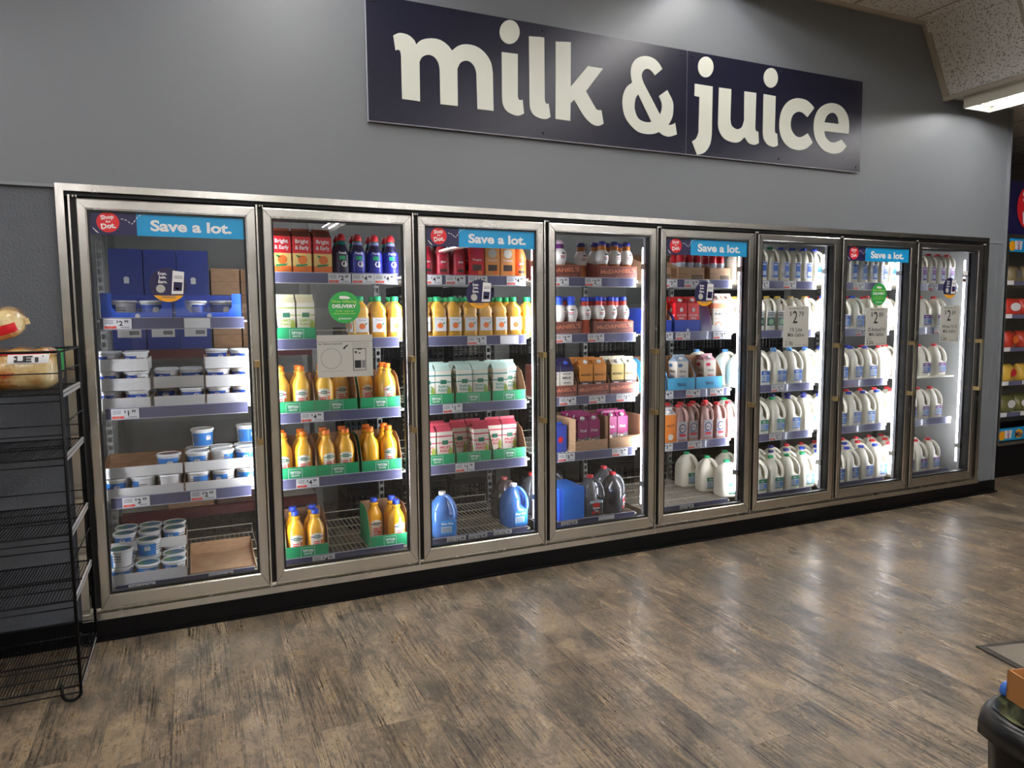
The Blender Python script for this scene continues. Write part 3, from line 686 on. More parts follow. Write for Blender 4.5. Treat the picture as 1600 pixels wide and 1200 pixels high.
# ------------------------------------------------------------ product designs
def jug(name, cat, w_, h, body, cap, lab='milk', labm=None, tall=False, seg=32):
    hw = w_/2
    b_ = MB(); ca = R(-45)
    if tall:
        prof = [(0, .90, 5), (.012, .98, 6), (.03, 1.0, 6), (.60, 1.0, 6), (.66, .98, 6), (.72, .90, 5), (.79, .76, 4), (.85, .60, 3), (.90, .43, 2.5), (.925, .34, 2), (.955, .33, 2), (.96, .33, 2)]
        zlo, zhi = .56, .90
    else:
        prof = [(0, .86, 4), (.015, .95, 5), (.05, .99, 5), (.25, 1.0, 5), (.50, 1.0, 5), (.58, .985, 4.5), (.66, .93, 4), (.74, .82, 3.4), (.81, .66, 3), (.87, .48, 2.4), (.905, .34, 2), (.925, .255, 2), (.955, .25, 2), (.96, .25, 2)]
        zlo, zhi = .44, .88
    def cut(a, z):
        t = (z/h - zlo)/(zhi-zlo)
        if t <= 0 or t >= 1: return 1.0
        da = (a - ca + math.pi) % (2*math.pi) - math.pi
        g = math.exp(-(da/0.50)**2)
        return 1 - 0.52*g*min(1.0, 2.4*math.sin(math.pi*t))
    pr2 = []
    for i in range(len(prof)-1):
        pr2.append(prof[i])
        if prof[i+1][0] - prof[i][0] > .07:
            n = 3 if prof[i+1][0]-prof[i][0] < .3 else 5
            for k in range(1, n):
                t = k/n; pr2.append(tuple(prof[i][q_] + (prof[i+1][q_]-prof[i][q_])*t for q_ in range(3)))
    pr2.append(prof[-1])
    b_.loft([(p[0]*h, p[1]*hw, p[1]*hw, p[2]) for p in pr2], body, seg, True, cut)
    # round dimple on the side face
    dm = MB()
    if not tall:
        for rr_ in (0.024,):
            dm.tube([(-hw*1.0, -0.008+rr_*math.cos(t*math.pi/10), h*.30+rr_*math.sin(t*math.pi/10)) for t in range(20)], 0.0016, body, 5, closed=True)
        b_.v += []; base = len(b_.v)
        b_.add(dm.v, dm.f, body, True)
    # handle loop in the front corner
    k = 1/math.sqrt(2); hb = MB()
    if tall: path = [(.30, .905), (.62, .90), (.95, .83), (1.12, .74), (1.16, .64), (1.12, .545), (.95, .50)]
    else: path = [(.20, .90), (.52, .885), (.84, .80), (1.04, .69), (1.13, .58), (1.14, .48), (1.08, .41), (.95, .38)]
    hp = []
    V = [Vector((p[0]*hw*k, -p[0]*hw*k, p[1]*h)) for p in path]
    for i in range(len(V)-1):
        p0 = V[max(i-1, 0)]; p1 = V[i]; p2 = V[i+1]; p3 = V[min(i+2, len(V)-1)]
        for s_ in range(3):
            t = s_/3; hp.append(0.5*((2*p1)+(p2-p0)*t+(2*p0-5*p1+4*p2-p3)*t*t+(3*p1-p0-3*p2+p3)*t**3))
    hp.append(V[-1])
    hb.tube(hp, 0.0135*(w_/0.15)**.6, body, 10)
    cp = MB(); cr_ = (0.0215 if not tall else 0.0205)
    cp.loft([(h*.93, cr_*.96, cr_*.96, 2), (h*.935, cr_, cr_, 2), (h*.993, cr_, cr_, 2), (h, cr_*.92, cr_*.92, 2)], cap, 18)
    parts = [('body', b_.mesh('body'), []), ('handle', hb.mesh('handle'), []), ('cap', cp.mesh('cap'), [])]
    if lab:
        lb = MB(); lm = labm or mat('milk_label_blue', '2d5ba8', 0.4)
        wl = mat('milk_label_pale', 'b9cbe0', 0.45)
        if lab == 'milk':
            P = front(0.012, -hw*1.0-0.0022, 0); P2 = front(0.012, -hw*1.0-0.0030, 0)
            x0, x1 = -0.034, 0.040
            z0, z1 = 0.028, 0.108
            lb.quad(P, x0, x1, z0, z1, wl); lb.poly(P2, [(x0, z1), (x0, z1-.030), (0, z1-.024), (x1, z1-.032), (x1, z1)], lm)
            lb.quad(P2, x0+.045, x1, z0+.012, z1-.035, mat('milk_label_mid', '5e86c4', 0.4)); lb.quad(P2, x0, x1, z0, z0+.007, lm)
            for i in range(4): lb.quad(P2, x0+.005, x0+.036, z0+.014+i*.009, z0+.017+i*.009, ink2_m)
            lb.text(front(0.012, -hw-0.0036, 0), 'MILK', 0.0, z1-.014, 0.013, whitep_m, 0.03)
            Q = lambda a, b__: (-(-hw*1.0) + 0.0022, a - 0.02, b__)
            lb.quad(Q, -0.035, 0.035, z0, z1, wl); 
        elif lab == 'milktall':
            P = front(0.0, -hw*1.0-0.0015, 0); P2 = front(0.0, -hw*1.0-0.0023, 0); x0, x1, z0, z1 = -0.036, 0.036, h*.12, h*.58
            lb.quad(P, x0, x1, z0, z1, whitep_m); lb.quad(P2, x0+.026, x1-.003, z0+.006, z1-.004, lm)
            for i in range(9): lb.quad(P2, x0+.003, x0+.022, z0+.008+i*.012, z0+.012+i*.012, ink2_m)
            lb.text(front(0, -hw-.0031, 0), 'MILK', 0.014, z1-.02, 0.014, whitep_m, 0.03); lb.quad(front(0, -hw-.0031, 0), x0+.03, x1-.008, z0+.02, z0+.05, wl)
        elif lab == 'tallgreen':
            P = front(0.0, -hw*1.0-0.0015, 0); P2 = front(0.0, -hw*1.0-0.0023, 0); x0, x1, z0, z1 = -0.036, 0.036, h*.12, h*.58
            lb.quad(P, x0, x1, z0, z1, whitep_m); lb.quad(P2, x0, x1, z0+.012, z0+.070, mat('label_dark_green', '234a3a', 0.4)); lb.disc(front(0, -hw-.0031, 0), 0, z0+.040, .022, .020, mat('label_pale_green', '9ac7a0', 0.4), 16)
            for i in range(3): lb.quad(P2, x0+.006, x1-.006, z0+.078+i*.011, z0+.083+i*.011, ink_m)
        elif lab == 'choc':
            P = front(0.0, -hw*1.0-0.0015, 0); P2 = front(0.0, -hw*1.0-0.0023, 0); x0, x1, z0, z1 = -0.037, 0.037, h*.10, h*.56
            lb.quad(P, x0, x1, z0, z1, mat('choc_label_grey', 'b9b4ba', 0.4)); lb.disc(P2, 0.0, z0+.072, .028, .030, navy_m, 20)
            lb.disc(front(0, -hw-.0031, 0), 0.0, z0+.072, .021, .023, mat('choc_label_pale', 'd9d4d2', 0.4), 20)
            lb.text(front(0, -hw-.0038, 0), 'MILK', 0, z0+.072, .014, navy_m, .03, w=.032)
            lb.quad(P2, -.026, .024, z0+.018, z0+.034, red_m); lb.quad(P2, -.030, .0, z0+.036, z0+.046, mat('choc_label_blue', '6f8fc0', 0.4))
        elif lab == 'tea':
            P = front(0.006, -hw*1.0-0.0022, 0); P2 = front(0.006, -hw*1.0-0.003, 0); x0, x1, z0, z1 = -0.045, 0.042, 0.020, 0.110
            lb.quad(P, x0, x1, z0, z1, mat('tea_label_dark', '3b3a3c', 0.4)); lb.quad(P2, x0, x1, z1-.018, z1, mat('tea_label_sky', 'a8c8d8', 0.4))
            lb.disc(P2, 0, z1-.028, .026, .018, red_m, 18); lb.text(front(.006, -hw-.0038, 0), 'Sweet', 0, z1-.048, .020, whitep_m, .03, w=.05); lb.text(front(.006, -hw-.0038, 0), 'Tea', 0, z1-.066, .018, whitep_m, .03)
            lb.disc(P2, -.02, z0+.012, .014, .010, red_m, 12); lb.disc(P2, .016, z0+.012, .018, .010, mat('tea_label_brown', '8a4a30', 0.4), 12)
        elif lab == 'water':
            P = front(0.006, -hw*1.0-0.0022, 0); P2 = front(0.006, -hw*1.0-0.003, 0); x0, x1, z0, z1 = -0.040, 0.048, 0.022, 0.105
            lb.quad(P, x0, x1, z0, z1, mat('drink_label_blue', '2f8fd8', 0.4)); lb.quad(P2, x0+.004, x1-.02, z0+.012, z0+.048, mat('drink_label_pale', 'b8d0e4', 0.4))
            lb.text(P2, 'Blue Raz', 0.002, z1-.018, .018, whitep_m, .03, w=.07)
            for i in range(3): lb.quad(front(.006, -hw-.0038, 0), x0+.010, x1-.026, z0+.018+i*.009, z0+.021+i*.009, ink2_m)
        parts.append(('label', lb.mesh('label'), []))
    return (name, cat, parts)

def carton(name, cat, w_, hb, ht, f, cap=True, capm=None, body=None, top=None):
    """gable top carton, body to hb, ridge to ht; f(b_, P, w) prints one face through P"""
    hw = w_/2; b_ = MB()
    b_.add([(-hw, -hw, 0), (hw, -hw, 0), (hw, hw, 0), (-hw, hw, 0), (-hw, -hw, hb), (hw, -hw, hb), (hw, hw, hb), (-hw, hw, hb)],
           [(0, 3, 2, 1), (0, 1, 5, 4), (1, 2, 6, 5), (2, 3, 7, 6), (3, 0, 4, 7)], body)
    zr = ht - 0.014; t = 0.0022
    tm = top or body
    b_.add([(-hw, -hw, hb), (hw, -hw, hb), (hw, hw, hb), (-hw, hw, hb), (-hw, -t, zr), (hw, -t, zr), (hw, t, zr), (-hw, t, zr)],
           [(0, 1, 5, 4), (2, 3, 7, 6), ], tm)
    i_ = hw*0.62
    for s_ in (-1, 1):   # folded-in gable ends
        b_.add([(s_*hw, -hw, hb), (s_*hw, hw, hb), (s_*(hw-i_), 0, hb+(zr-hb)*.55), (s_*hw, -t, zr), (s_*hw, t, zr)], [(0, 1, 2), (0, 2, 3), (1, 4, 2)], tm)
    b_.box(-hw, hw, -t, t, zr, ht, tm)
    parts = [('body', b_.mesh('body'), [])]
    pr = MB()
    f(pr, lambda a, z: (a, -hw-0.0010, z), lambda a, z: (a, -hw-0.0018, z), hw)
    f(pr, lambda a, z: (-hw-0.0010, -a, z), lambda a, z: (-hw-0.0018, -a, z), hw)
    parts.append(('printed_face', pr.mesh('printed_face'), []))
    if cap:
        c_ = MB(); zc = (hb+zr)/2; yc = -(hw+t)/2; n_ = Vector((0, -(zr-hb), hw-t)).normalized()*1.0
        p = Vector((0, yc, zc)) - Vector((0, 0, 0)); n_ = Vector((0, -1, (hw)/(zr-hb))).normalized()
        c_.tube([p, p+n_*0.012], 0.0145, capm or whitep_m, 14)
        parts.append(('cap', c_.mesh('cap'), []))
    return (name, cat, parts)

def lathe_bottle(name, cat, prof, cap, label=None, seg=24, capprof=None, extra=None):
    b_ = MB(); rings = [(z, r_, r_, e) for z, r_, e, m_ in prof]
    ms_ = [m_ for z, r_, e, m_ in prof]; zs = [p[0] for p in prof]
    def fm(z, a):
        for i in range(len(zs)-1):
            if zs[i] <= z <= zs[i+1]: return ms_[i]
        return ms_[-1]
    b_.loft(rings, fm, seg)
    parts = [('body', b_.mesh('body'), [])]
    c_ = MB(); c_.loft([(z, r_, r_, 2) for z, r_ in capprof], cap, 20); parts.append(('cap', c_.mesh('cap'), []))
    if label:
        l_ = MB(); label(l_); parts.append(('label', l_.mesh('label'), []))
    return (name, cat, parts)

oj_m = mat('orange_juice', 'efb02a', 0.3, coat=0.3); ojp_m = mat('orange_juice_pale', 'eeb840', 0.3, coat=0.3)
orange_m = mat('orange_cap', 'f27a1c', 0.4); bluecap_m = mat('blue_cap', '2a49c4', 0.4); dbluecap_m = mat('navy_cap', '2c2c86', 0.4)
lbluecap_m = mat('light_blue_cap', '5f9ede', 0.4); greencap_m = mat('green_cap', '1fa868', 0.4); redcap_m = mat('red_cap', 'dd2f38', 0.4); yelcap_m = mat('yellow_cap', 'e6c252', 0.4)
amber_m = mat('amber_juice', 'dca43c', 0.18, coat=0.5); orng_m = mat('orange_print', 'f07a30', 0.45); leaf_m = mat('leaf_green_print', '2f8f52', 0.45)
teal_m = mat('teal_print', '128a86', 0.45); pinkr_m = mat('crimson_print', 'd2234f', 0.45); mag_m = mat('magenta_print', 'a0246c', 0.45); choc_m = mat('pink_brown_milk', 'b88f84', 0.35)
brownp_m = mat('brown_print', '3b2420', 0.5); mcb_m = mat('maroon_card', '7c3f36', 0.55); mco_m = mat('salmon_print', 'd88460', 0.5)
pale_m = mat('pale_print', 'e8e0d0', 0.45); roy_m = mat('royal_blue_card', '2742a4', 0.5); bri_m = mat('bright_blue_card', '2e62d8', 0.45); sky_m = mat('sky_blue_card', '58bce8', 0.5)

def grove_label(cx, mt2, acc):
    def f(l_):
        P = wrap(0.0500, 0, 0); P2 = wrap(0.0507, 0.010, 0)
        n = 8; a0, a1 = -0.034, 0.034
        vs_ = []; fs = []
        for i in range(n+1):
            a = a0 + (a1-a0)*i/n; top = 0.116 + 0.012*math.sin(math.pi*i/n)
            vs_ += [P(a, 0.022), P(a, top)]
        for i in range(n): fs.append((2*i, 2*i+2, 2*i+3, 2*i+1))
        l_.add(vs_, fs, pale_m, True)
        l_.quad(P2, -0.034, 0.034, 0.092, 0.097, mt2, 6); l_.quad(wrap(.0513, .010), -0.016, 0.016, 0.088, 0.104, mat('grove_plate', '1c6b52', 0.4), 4)
        l_.text(wrap(.0519, .010), 'GROVE', 0, 0.096, 0.009, whitep_m, .03, w=.026)
        for i in range(3): l_.quad(P2, -0.020, 0.012, 0.066-i*.010, 0.071-i*.010, acc, 3)
        l_.quad(P2, -0.020, 0.010, 0.030, 0.034, ink2_m, 3)
        l_.disc(P2, 0.018, 0.040, 0.013, 0.015, orange_m, 12); l_.disc(P2, 0.026, 0.066, 0.007, 0.012, orng_m, 10)
    return f
def carafe(cap, accent, body=oj_m):
    prof = [(0, .040, 2.2, body), (.006, .045, 2.25, body), (.03, .0478, 2.25, body), (.11, .0478, 2.25, body), (.138, .0468, 2.2, body), (.155, .0435, 2.1, body), (.170, .0375, 2.2, body), (.184, .0295, 2, body), (.196, .0235, 2, body), (.206, .0215, 2, body), (.2125, .0255, 2, body), (.217, .025, 2, body), (.219, .018, 2, body), (.226, .018, 2, body)]
    return lathe_bottle('juice_bottle', 'juice bottle', prof, cap, grove_label(0, accent, red_m), 24, [(.224, .019), (.226, .0205), (.245, .0205), (.248, .018)])
D_OJ = carafe(orange_m, leaf_m); D_OJB = carafe(bluecap_m, dbluecap_m, mat('orange_juice_deep', 'ecaa20', 0.3, coat=0.3)); D_OJR = carafe(orange_m, pinkr_m, ojp_m)

def amber_label(l_):
    P = front(0, -0.0478, 0); P2 = front(0, -0.0485, 0)
    for Q, Q2 in ((P, P2), (lambda a, z: (-0.0478, -a, z), lambda a, z: (-0.0485, -a, z))):
        l_.quad(Q, -0.036, 0.036, 0.040, 0.118, whitep_m)
        l_.disc(Q2, 0.0, 0.072, 0.017, 0.016, orng_m, 16); l_.poly(Q2, [(.012, .082), (.028, .094), (.024, .080)], leaf_m); l_.text(Q2, 'Orange', 0, .105, .010, ink2_m, .0, w=.04)
D_AMB = lathe_bottle('juice_bottle', 'juice bottle', [(0, .040, 4, amber_m), (.006, .045, 5, amber_m), (.035, .046, 5, amber_m), (.12, .046, 5, amber_m), (.135, .041, 4, amber_m), (.150, .046, 4, amber_m), (.170, .045, 3, amber_m), (.190, .033, 2.4, amber_m), (.203, .021, 2, amber_m), (.212, .019, 2, amber_m)],
    greencap_m, amber_label, 28, [(.208, .021), (.210, .0225), (.232, .0225), (.235, .020)])
bj_m = mat('blue_wrap', '28309a', 0.35); bjd_m = mat('dark_wrap', '20183c', 0.35)
def blue_label(l_):
    P = wrap(.0442, 0); P2 = wrap(.0452, 0)
    l_.text(P2, 'Punch', 0, .120, .018, whitep_m, .03, w=.042); l_.quad(P, -.018, .014, .084, .104, greencap_m, 3); l_.disc(P, .010, .062, .018, .016, pale_m, 14); l_.disc(P, -.03, .09, .006, .03, cyan_m, 10)
D_BLU = lathe_bottle('juice_bottle', 'juice bottle', [(0, .036, 2.4, bj_m), (.006, .041, 2.4, bj_m), (.03, .043, 2.2, bj_m), (.11, .0435, 2.2, bj_m), (.130, .040, 2, bjd_m), (.150, .030, 2, bjd_m), (.165, .026, 2, mat('lavender_wrap', '8f8fc4', .4)), (.180, .024, 2, greencap_m), (.188, .020, 2, greencap_m)],
    redcap_m, blue_label, 24, [(.186, .022), (.19, .0245), (.208, .0225), (.222, .014), (.224, .010)])
D_DRK = lathe_bottle('juice_bottle', 'juice bottle', [(0, .036, 2.4, bjd_m), (.006, .041, 2.4, bjd_m), (.03, .043, 2.2, bjd_m), (.11, .0435, 2.2, bjd_m), (.130, .040, 2, bjd_m), (.150, .030, 2, bjd_m), (.165, .026, 2, teal_m), (.188, .020, 2, bjd_m)],
    redcap_m, blue_label, 24, [(.186, .022), (.19, .0245), (.208, .0225), (.222, .014), (.224, .010)])
rj_m = mat('red_wrap', 'b01c30', 0.35); rjo_m = mat('orange_wrap', 'd87030', 0.4)
def red_label(l_):
    P = wrap(.0442, 0); P2 = wrap(.0452, 0); l_.disc(P, 0, .085, .022, .026, pinkr_m, 16); l_.text(P2, 'Juice', 0, .085, .016, whitep_m, .03); l_.quad(P, -.02, .02, .03, .045, brownp_m, 4)
D_RED = lathe_bottle('juice_bottle', 'juice bottle', [(0, .036, 2.4, rj_m), (.006, .041, 2.4, rj_m), (.03, .043, 2.2, rj_m), (.12, .0435, 2.2, rj_m), (.150, .036, 2, rj_m), (.175, .026, 2, brownp_m), (.20, .020, 2, rj_m)],
    mat('maroon_cap', '5a1a22', 0.4), red_label, 24, [(.198, .021), (.20, .0225), (.22, .0225), (.223, .020)])

cw_m = mat('creamer_white', 'efe9e2', 0.3, coat=0.3)
def creamer(neck, cap, low):
    def lab(l_):
        P = wrap(.0432, 0)
        l_.quad(wrap(.0425, 0), -.006, .018, .150, .158, ink_m, 3); l_.quad(wrap(.0432, 0), -.016, .016, .132, .138, pinkr_m, 3); l_.quad(P, -.014, .014, .122, .127, ink2_m, 3)
    return lathe_bottle('creamer_bottle', 'creamer bottle', [(0, .030, 2, low), (.005, .034, 2, low), (.05, .034, 2, low), (.075, .030, 2, low), (.095, .034, 2, cw_m), (.115, .041, 2, cw_m), (.135, .043, 2, cw_m), (.155, .041, 2, cw_m), (.173, .032, 2, cw_m), (.183, .025, 2, neck), (.205, .026, 2, neck), (.212, .022, 2, neck)],
        cap, lab, 24, [(.210, .024), (.213, .026), (.232, .025), (.238, .017)])
D_CRO = creamer(mat('orange_neck', 'cf7a34', .4), dbluecap_m, mat('caramel_print', 'b86a34', .4)); D_CRR = creamer(mat('red_neck', 'cc3a24', .4), bluecap_m, mat('rust_print', 'c2482a', .4))
D_CRB = creamer(mat('blue_neck', '2a5cc8', .4), bluecap_m, cw_m); D_CRP = creamer(mat('purple_neck', '6a2c74', .4), mat('mauve_cap', 'c0a8b4', .4), cw_m)

def f_be(b_, P, P2, hw):
    b_.quad(P, -hw, hw, .110, .195, red_m); b_.quad(P, -hw, hw, .045, .110, mat('cream_yellow_print', 'f2cf7c', .45)); b_.quad(P, -hw, hw, 0, .045, orng_m)
    b_.disc(P2, 0.002, .076, .024, .023, orng_m, 18); b_.poly(P2, [(-.034, .100), (-.014, .098), (.0, .088), (-.02, .086)], leaf_m); b_.poly(P2, [(-.034, .046), (-.028, .052), (.03, .056), (.02, .046), (-.028, .040)], leaf_m)
    b_.text(P2, 'Bright', 0, .168, .028, whitep_m, .02, w=.066); b_.text(P2, '& Early', 0, .136, .028, whitep_m, .02, w=.070)
D_BE = carton('juice_carton', 'juice carton', .093, .195, .240, f_be, False, body=mat('deep_orange_card', 'd9542c', .45), top=mat('brown_orange_card', '9a4a34', .45))
def f_punch(txt, acc, fruit):
    def f(b_, P, P2, hw):
        b_.quad(P, -hw, hw, .165, .172, acc); b_.quad(P, -hw, hw, .128, .134, acc); b_.quad(P2, -.018, .018, .120, .144, mat('grove_plate', '1c6b52', .4)); b_.text(lambda a, z: P2(a, z), 'GROVE', 0, .132, .0, whitep_m, 0) if 0 else None
        b_.text(P2, txt, 0, .104, .020, acc, .03, w=.068); b_.text(P2, 'PUNCH', 0, .084, .020, acc, .03, w=.062)
        b_.disc(P2, .026, .030, .020, .026, fruit, 14); b_.disc(P2, .032, .075, .012, .03, mat('pear_green_print', '9fb04a', .45), 12); b_.disc(P2, -.024, .026, .016, .016, acc, 12)
    return f
D_TRO = carton('juice_carton', 'juice carton', .093, .195, .240, f_punch('TROPICAL', teal_m, orng_m), False, body=pale_m, top=mat('teal_white_card', 'b8d4cc', .45))
D_FRU = carton('juice_carton', 'juice carton', .093, .195, .240, f_punch('FRUIT', pinkr_m, mat('berry_print', '5a1430', .45)), False, body=pale_m, top=mat('crimson_white_card', 'c8485c', .45))
def f_mc(c_):
    def f(b_, P, P2, hw):
        b_.quad(P, -hw, hw, .095, .195, c_); b_.quad(P, -hw, hw, 0, .095, brownp_m); b_.text(P2, 'McDANIEL\'S', 0, .135, .020, ink_m, .02, w=.076)
        for i in range(2): b_.quad(P2, -.030, .006, .078-i*.012, .083-i*.012, whitep_m)
        b_.disc(P2, .012, .030, .026, .020, mat('latte_print', 'c89a6c', .45), 14)
    return f
D_MCO = carton('coffee_carton', 'coffee carton', .090, .195, .240, f_mc(mat('amber_orange_print', 'd88a34', .45)), body=brownp_m, top=mat('amber_orange_print', 'd88a34', .45))
D_MCY = carton('coffee_carton', 'coffee carton', .090, .195, .240, f_mc(mat('pale_yellow_print', 'e2c67c', .45)), body=brownp_m, top=mat('cream_card', 'e8dfc4', .45))
def f_pale(acc, t1, t2):
    def f(b_, P, P2, hw):
        b_.quad(P, -hw, hw, .160, .195, acc); b_.quad(P2, -.030, .030, .145, .149, acc); b_.text(P2, t1, 0, .122, .020, ink_m, .02, w=.060); b_.text(P2, t2, 0, .092, .012, acc, .02, w=.05)
        b_.disc(P2, 0, .045, .030, .028, acc, 18); b_.disc(lambda a, z: tuple(Vector(P2(a, z))*2-Vector(P(a, z))), 0, .045, .022, .02, pale_m, 18)
    return f
D_BWH = carton('milk_carton', 'milk carton', .090, .195, .240, f_pale(navy_m, 'MILK', 'ORIGINAL'), body=pale_m, top=navy_m, capm=bluecap_m)
def f_mag(b_, P, P2, hw):
    b_.quad(P, -hw, hw, .080, .195, mag_m); b_.text(P2, 'Pink', 0, .130, .026, whitep_m, .02, w=.05); b_.disc(P2, -.01, .060, .022, .024, brownp_m, 16)
    b_.disc(lambda a, z: tuple(Vector(P2(a, z))*2-Vector(P(a, z))), -.01, .060, .016, .018, pale_m, 16); b_.quad(P2, .012, .036, .02, .09, ink2_m)
D_MAG = carton('juice_carton', 'juice carton', .078, .185, .232, f_mag, body=pale_m, top=mag_m)
def f_lac(b_, P, P2, hw):
    b_.quad(P, -hw, hw, .0, .195, red_m); b_.disc(P2, 0, .152, .013, .015, whitep_m, 12); b_.text(P2, 'LACTOSE', 0, .116, .017, whitep_m, .02, w=.070); b_.text(P2, 'FREE', 0, .096, .017, whitep_m, .02, w=.042); b_.quad(P2, -.03, .03, .07, .076, whitep_m)
D_LAC = carton('milk_carton', 'milk carton', .093, .195, .240, f_lac, body=red_m, top=red_m)
D_ORC = carton('juice_carton', 'juice carton', .086, .215, .262, f_pale(mat('coral_print', 'e88a5c', .45), 'PURE', 'ORANGE'), body=pale_m, top=mat('pale_coral_card', 'e0b8a4', .45))
def f_tru(acc):
    def f(b_, P, P2, hw):
        b_.text(P2, 'TRULI', 0, .128, .020, ink_m, .02, w=.056); b_.quad(P, -hw, hw, .0, .085, acc); b_.text(P2, 'FRESH', .0, .094, .014, acc, .03, w=.05); b_.quad(P2, -.03, .03, .06, .066, whitep_m); b_.disc(P2, -.02, .168, .02, .012, acc, 12)
    return f
D_TRB = carton('milk_carton', 'milk carton', .093, .195, .240, f_tru(mat('slate_blue_print', '4a7ab0', .45)), body=pale_m, top=mat('blue_grey_card', 'a8bccc', .45)); D_TRP = carton('milk_carton', 'milk carton', .093, .195, .240, f_tru(pinkr_m), body=pale_m, top=mat('pink_white_card', 'd8a0a8', .45))
D_EGG = carton('milk_carton', 'milk carton', .090, .195, .24, f_pale(mat('nog_orange', 'ee8a38', .45), 'NUT', 'MILK'), body=mat('nog_orange', 'ee8a38', .45), top=whitep_m)
D_PAL = carton('juice_carton', 'juice carton', .090, .195, .240, f_punch('LEMON', mat('lime_print', 'a2b850', .45), mat('peach_print', 'e8b07c', .45)), False, body=pale_m, top=mat('pale_lime_card', 'dcdcb4', .45))

M_BLUE = mat('milk_label_blue', '2d5ba8', 0.4); M_GRN = mat('milk_label_green', '2c7f5c', 0.4); M_RED = mat('milk_label_purple', '7c4a90', 0.4)
GAL = {k: jug('milk_jug', 'milk jug', .147, .258, milk_m, c, 'milk', l) for k, c, l in (('lb', lbluecap_m, M_BLUE), ('g', greencap_m, M_GRN), ('nb', dbluecap_m, M_BLUE), ('b', bluecap_m, M_BLUE), ('r', redcap_m, M_RED))}
HALF = {k: jug('milk_jug', 'milk jug', .098, .250, milk_m, c, l, lm, True) for k, c, l, lm in (('g', greencap_m, 'milktall', M_BLUE), ('b', bluecap_m, 'milktall', M_BLUE), ('r', redcap_m, 'milktall', M_RED), ('y', yelcap_m, 'tallgreen', None))}
D_CHO = jug('chocolate_milk_jug', 'milk jug', .098, .255, choc_m, redcap_m, 'choc', None, True)
tea_m = mat('smoky_clear_plastic', '4f5054', 0.12, coat=0.5, spec=0.6); wat_m = mat('blue_drink_plastic', '4a78bc', 0.15, coat=0.5)
D_TEA = jug('tea_jug', 'tea jug', .147, .262, tea_m, redcap_m, 'tea'); D_WAT = jug('drink_jug', 'drink jug', .150, .262, wat_m, whitep_m, 'water')
CAPN = {'lb': 'light blue', 'g': 'green', 'nb': 'navy', 'b': 'blue', 'r': 'red', 'y': 'yellow'}

# tubs
tubb_m = mat('tub_blue', '2f80d0', .35); tubn_m = mat('tub_royal_blue', '1e4fb4', .35); tubw_m = mat('tub_white', 'f2f2f2', .35)
def tub(band, foot, lidtop, r0=.060, r1=.068, h=.088):
    b_ = MB()
    def fm(z, a):
        fr_ = 180 < a < 330
        if z < .004: return tubw_m
        if z < h*.24: return foot if fr_ else tubw_m
        if z < h*.80: return band if fr_ else tubw_m
        return tubw_m
    zs = [0, .005, h*.24, h*.5, h*.80, h*.97]
    b_.loft([(z, r0+(r1-r0)*z/h, r0+(r1-r0)*z/h, 2) for z in zs], fm, 30)
    l_ = MB(); l_.loft([(h*.90, r1+.002, r1+.002, 2), (h*.905, r1+.0045, r1+.0045, 2), (h*.99, r1+.0045, r1+.0045, 2), (h+.003, r1+.002, r1+.002, 2), (h+.003, r1-.004, r1-.004, 2), (h-.001, r1-.006, r1-.006, 2)], tubw_m, 30, cap=False)
    n = 30; l_.disc(lambda a, z: (a, z, h-.001), 0, 0, r1-.006, r1-.006, lidtop, n)
    pr = MB(); P = wrap(r0+(r1-r0)*.6+.0012, 0, 0.1)
    pr.quad(P, -.014, .014, .034, .052, whitep_m, 3); pr.poly(P, [(-.015, .052), (.015, .052), (.006, .060), (-.006, .060)], whitep_m)
    for i in range(4): pr.quad(wrap(r0+(r1-r0)*.6+.0012, 0, -1.3), -.026, .020, .026+i*.010, .030+i*.010, ink2_m, 4)
    for i in range(3): pr.quad(wrap(r0+(r1-r0)*.6+.0012, 0, 1.25), -.022, .022, .03+i*.012, .034+i*.012, ink2_m, 4)
    return ('dairy_tub', 'tub', [('body', b_.mesh('body'), []), ('lid', l_.mesh('lid'), []), ('printed_label', pr.mesh('printed_label'), [])])
greyl_m = mat('tub_lid_top', 'd4d8dc', .35)
D_TB = tub(tubb_m, tubb_m, greyl_m); D_TR = tub(tubb_m, red_m, mat('tub_lid_rosy', '8a6a74', .35)); D_TN = tub(tubn_m, tubn_m, greyl_m); D_TNR = tub(tubn_m, red_m, greyl_m)
lidbt = mat('butter_lid_print', '3f7fb8', .35); nt, b, N, L = nodes(lidbt); vary(lidbt, '2f72b4', '6aa04a', 22, .42, .58)
D_BT = tub(tubb_m, tubb_m, lidbt, .062, .070, .082)

